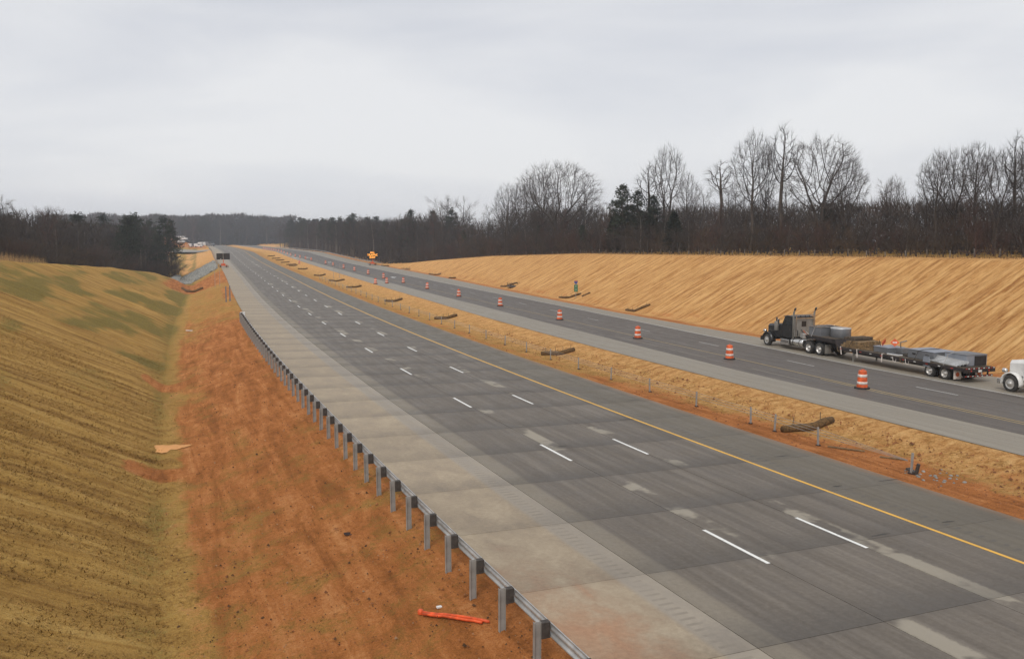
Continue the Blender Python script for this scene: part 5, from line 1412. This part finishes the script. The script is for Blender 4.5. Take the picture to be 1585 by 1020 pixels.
# ------------------------------------------------------------------ tufts of dry grass on the near bank and verge
def tufts(name, label, n, s0, s1, ofun, hmul, seed, skip_red=True):
    r = np.random.RandomState(seed)
    s = s0 + (s1 - s0) * r.rand(n) ** 1.5; o = ofun(r, n)
    rr, gg, bb, ff = masks(s, o)
    dens = fbm(s * .9, o * .35, 7, 3) - np.clip((s - s0 - .45 * (s1 - s0)) / (.55 * (s1 - s0)), 0, 1) * .45
    keep = (r.rand(n) > rr * 1.3) & ((np.abs(o) < 11 + 99 * (o > 0)) * 0 + (o > 0) + (o < -15.6) + (r.rand(n) < .25) > 0) & (dens + r.rand(n) * .4 > .55); s, o = s[keep], o[keep]; n = len(s)
    # bilinear ground height on the built grid
    Sr, Or = np.array(S_ROWS), np.array(O_COLS)
    i = np.clip(np.searchsorted(Sr, s) - 1, 0, len(Sr) - 2); j = np.clip(np.searchsorted(Or, o) - 1, 0, len(Or) - 2)
    fs = (s - Sr[i]) / (Sr[i + 1] - Sr[i]); fo = (o - Or[j]) / (Or[j + 1] - Or[j])
    z = GZ[i, j] * (1 - fs) * (1 - fo) + GZ[i + 1, j] * fs * (1 - fo) + GZ[i, j + 1] * (1 - fs) * fo + GZ[i + 1, j + 1] * fs * fo
    th = HEAD + K0 * s + K1 * s * s / 2
    cx = np.interp(s, np.arange(len(XS)) * DS, XS); cy = np.interp(s, np.arange(len(YS)) * DS, YS)
    x = cx + o * np.cos(th); y = cy - o * np.sin(th)
    B = 3
    P0 = np.repeat(np.stack([x, y, z - .01], 1), B, 0) + np.concatenate([r.normal(0, .035, (n * B, 2)), np.zeros((n * B, 1))], 1)
    h = (r.uniform(.05, .14, n * B) * hmul)[:, None]
    # blades lie over mostly down the slope
    d = np.stack([r.normal(0, .5, n * B), r.normal(0, .5, n * B), r.uniform(.25, .7, n * B)], 1)
    a = r.uniform(0, 6.283, n * B); w = np.stack([np.cos(a), np.sin(a), np.zeros(n * B)], 1) * (r.uniform(.006, .014, n * B) * hmul)[:, None]
    e_ = d * h; flip = np.cross(2 * w, e_ + w)[:, 2] < 0; w[flip] *= -1
    V = np.stack([P0 - w, P0 + w, P0 + e_], 1).reshape(-1, 3)
    me = bpy.data.meshes.new(name); me.from_pydata(V.tolist(), [], np.arange(len(V)).reshape(-1, 3).tolist()); me.materials.append(GROUND)
    set_ground_attrs(me, np.repeat(s, 3 * B), np.repeat(o, 3 * B), .42)
    me.polygons.foreach_set('use_smooth', [True] * len(me.polygons)); me.normals_split_custom_set_from_vertices([(0.0, 0.0, 1.0)] * len(V))
    tag(link(name, me), label, 'grass', None, 'stuff')
tufts('dry_grass', 'short dry winter grass on the bank and roadside verge', 120000, 16, 100, lambda r, n: -31 + 22.6 * r.rand(n) ** .8, 1.4, 5)
tufts('straw_mulch', 'loose straw scattered over the median', 26000, 26, 95, lambda r, n: 11.0 + 6.6 * r.rand(n), .8, 6)
def clods(name, label, n, seed, mat, srange, orange, smin, smax):
    r = random.Random(seed); m_ = MB()
    for k in range(n):
        s = srange[0] + (srange[1] - srange[0]) * r.random() ** 1.4; o = r.uniform(*orange); q = r.uniform(smin, smax) * (1 if r.random() < .9 else 2)
        x, y = xy(s, o)
        z = float(GZ[np.searchsorted(S_ROWS, s), np.searchsorted(O_COLS, o)])
        vs = [(x + q * r.uniform(.6, 1.2) * math.cos(a), y + q * r.uniform(.6, 1.2) * math.sin(a), z - .01) for a in (0, 1.6, 3.1, 4.7)] + [(x + r.uniform(-.3, .3) * q, y + r.uniform(-.3, .3) * q, z + q * r.uniform(.5, 1.0))]
        m_.add(vs, [(0, 1, 4), (1, 2, 4), (2, 3, 4), (3, 0, 4)])
    tag(m_.build(name, mat), label, 'soil', None, 'stuff')
basic('clay_clod', (.27, .105, .035), .95, 0, .4, 3); basic('pale_grit', (.36, .22, .12), .95, 0, .3, 3); basic('dark_clod', (.10, .048, .018), .95, 0, .4, 3)
clods('clay_soil_clods', 'small red clay clods scattered over the verge', 3500, 3, 'clay_clod', (17, 110), (-14.2, -7.9), .012, .035)
clods('dark_soil_clods', 'small dark soil crumbs scattered over the verge', 1800, 4, 'dark_clod', (17, 80), (-15.5, -7.9), .012, .035)
clods('pale_grit', 'pale grit washed along the ditch and verge', 700, 5, 'pale_grit', (17, 80), (-15.6, -8.0), .012, .028)
clods('median_soil_clods', 'red soil clods scattered in the median', 3500, 6, 'clay_clod', (26, 90), (11.0, 16.5), .02, .06)
# tall weeds on the bank top
m_ = MB()
for k in range(1500):
    s, o = R.uniform(104, 150), 0; o = -33 - (s - 104) * .02 - R.random() ** 2 * 8
    if s < 118: o -= 0
    p = Vector(W(s, o)); e = Vector((R.gauss(0, .18), R.gauss(0, .18), R.uniform(.4, 1.3))) ; w = Vector((R.gauss(0, 1), R.gauss(0, 1), 0)).normalized() * .02
    m_.add([p - w, p + w, p + e], [(0, 1, 2)])
tag(m_.build('tall_weeds', 'dry_weed'), 'tall dry weeds along the top of the grass bank', 'weeds', None, 'stuff')

m_ = MB()
for k in range(5200):
    s = 38 + 210 * R.random() ** 1.3; pr = profile(s); o = pr[3] + 1.2 + R.expovariate(.45) - (R.random() < .12) * R.uniform(0, 2.5)
    p = Vector((*xy(s, o), GF(s, o))); p.z = float(np.interp(o, pr[0], pr[1])) - .05
    e = Vector((R.gauss(0, .12), R.gauss(0, .12), R.uniform(.12, .55) * (1 + (R.random() < .08)))); w = Vector((R.gauss(0, 1), R.gauss(0, 1), 0)).normalized() * .03
    m_.add([p - w, p + w, p + e], [(0, 1, 2)])
basic('crest_weed', (.20, .125, .055), .95, 0, .4, .7)
tag(m_.build('dry_weeds', 'crest_weed'), 'ragged dry weeds along the top of the straw slope', 'weeds', None, 'stuff')

# ------------------------------------------------------------------ air
def haze():
    m = bpy.data.materials.new('haze'); m.use_nodes = True; nt = m.node_tree; nt.nodes.clear()
    out = nt.nodes.new('ShaderNodeOutputMaterial'); v = nt.nodes.new('ShaderNodeVolumePrincipled')
    v.inputs['Color'].default_value = (.80, .89, 1.0, 1); v.inputs['Density'].default_value = .00030; v.inputs['Anisotropy'].default_value = .35
    nt.links.new(v.outputs[0], out.inputs['Volume']); MATS['haze'] = m
    b = MB(); b.box((-500, 820, 22), (4300, 2700, 62)); tag(b.build('haze', 'haze'), 'thin pale winter haze filling the valley', 'haze', None, 'stuff')
HAZE = True
if HAZE: haze()
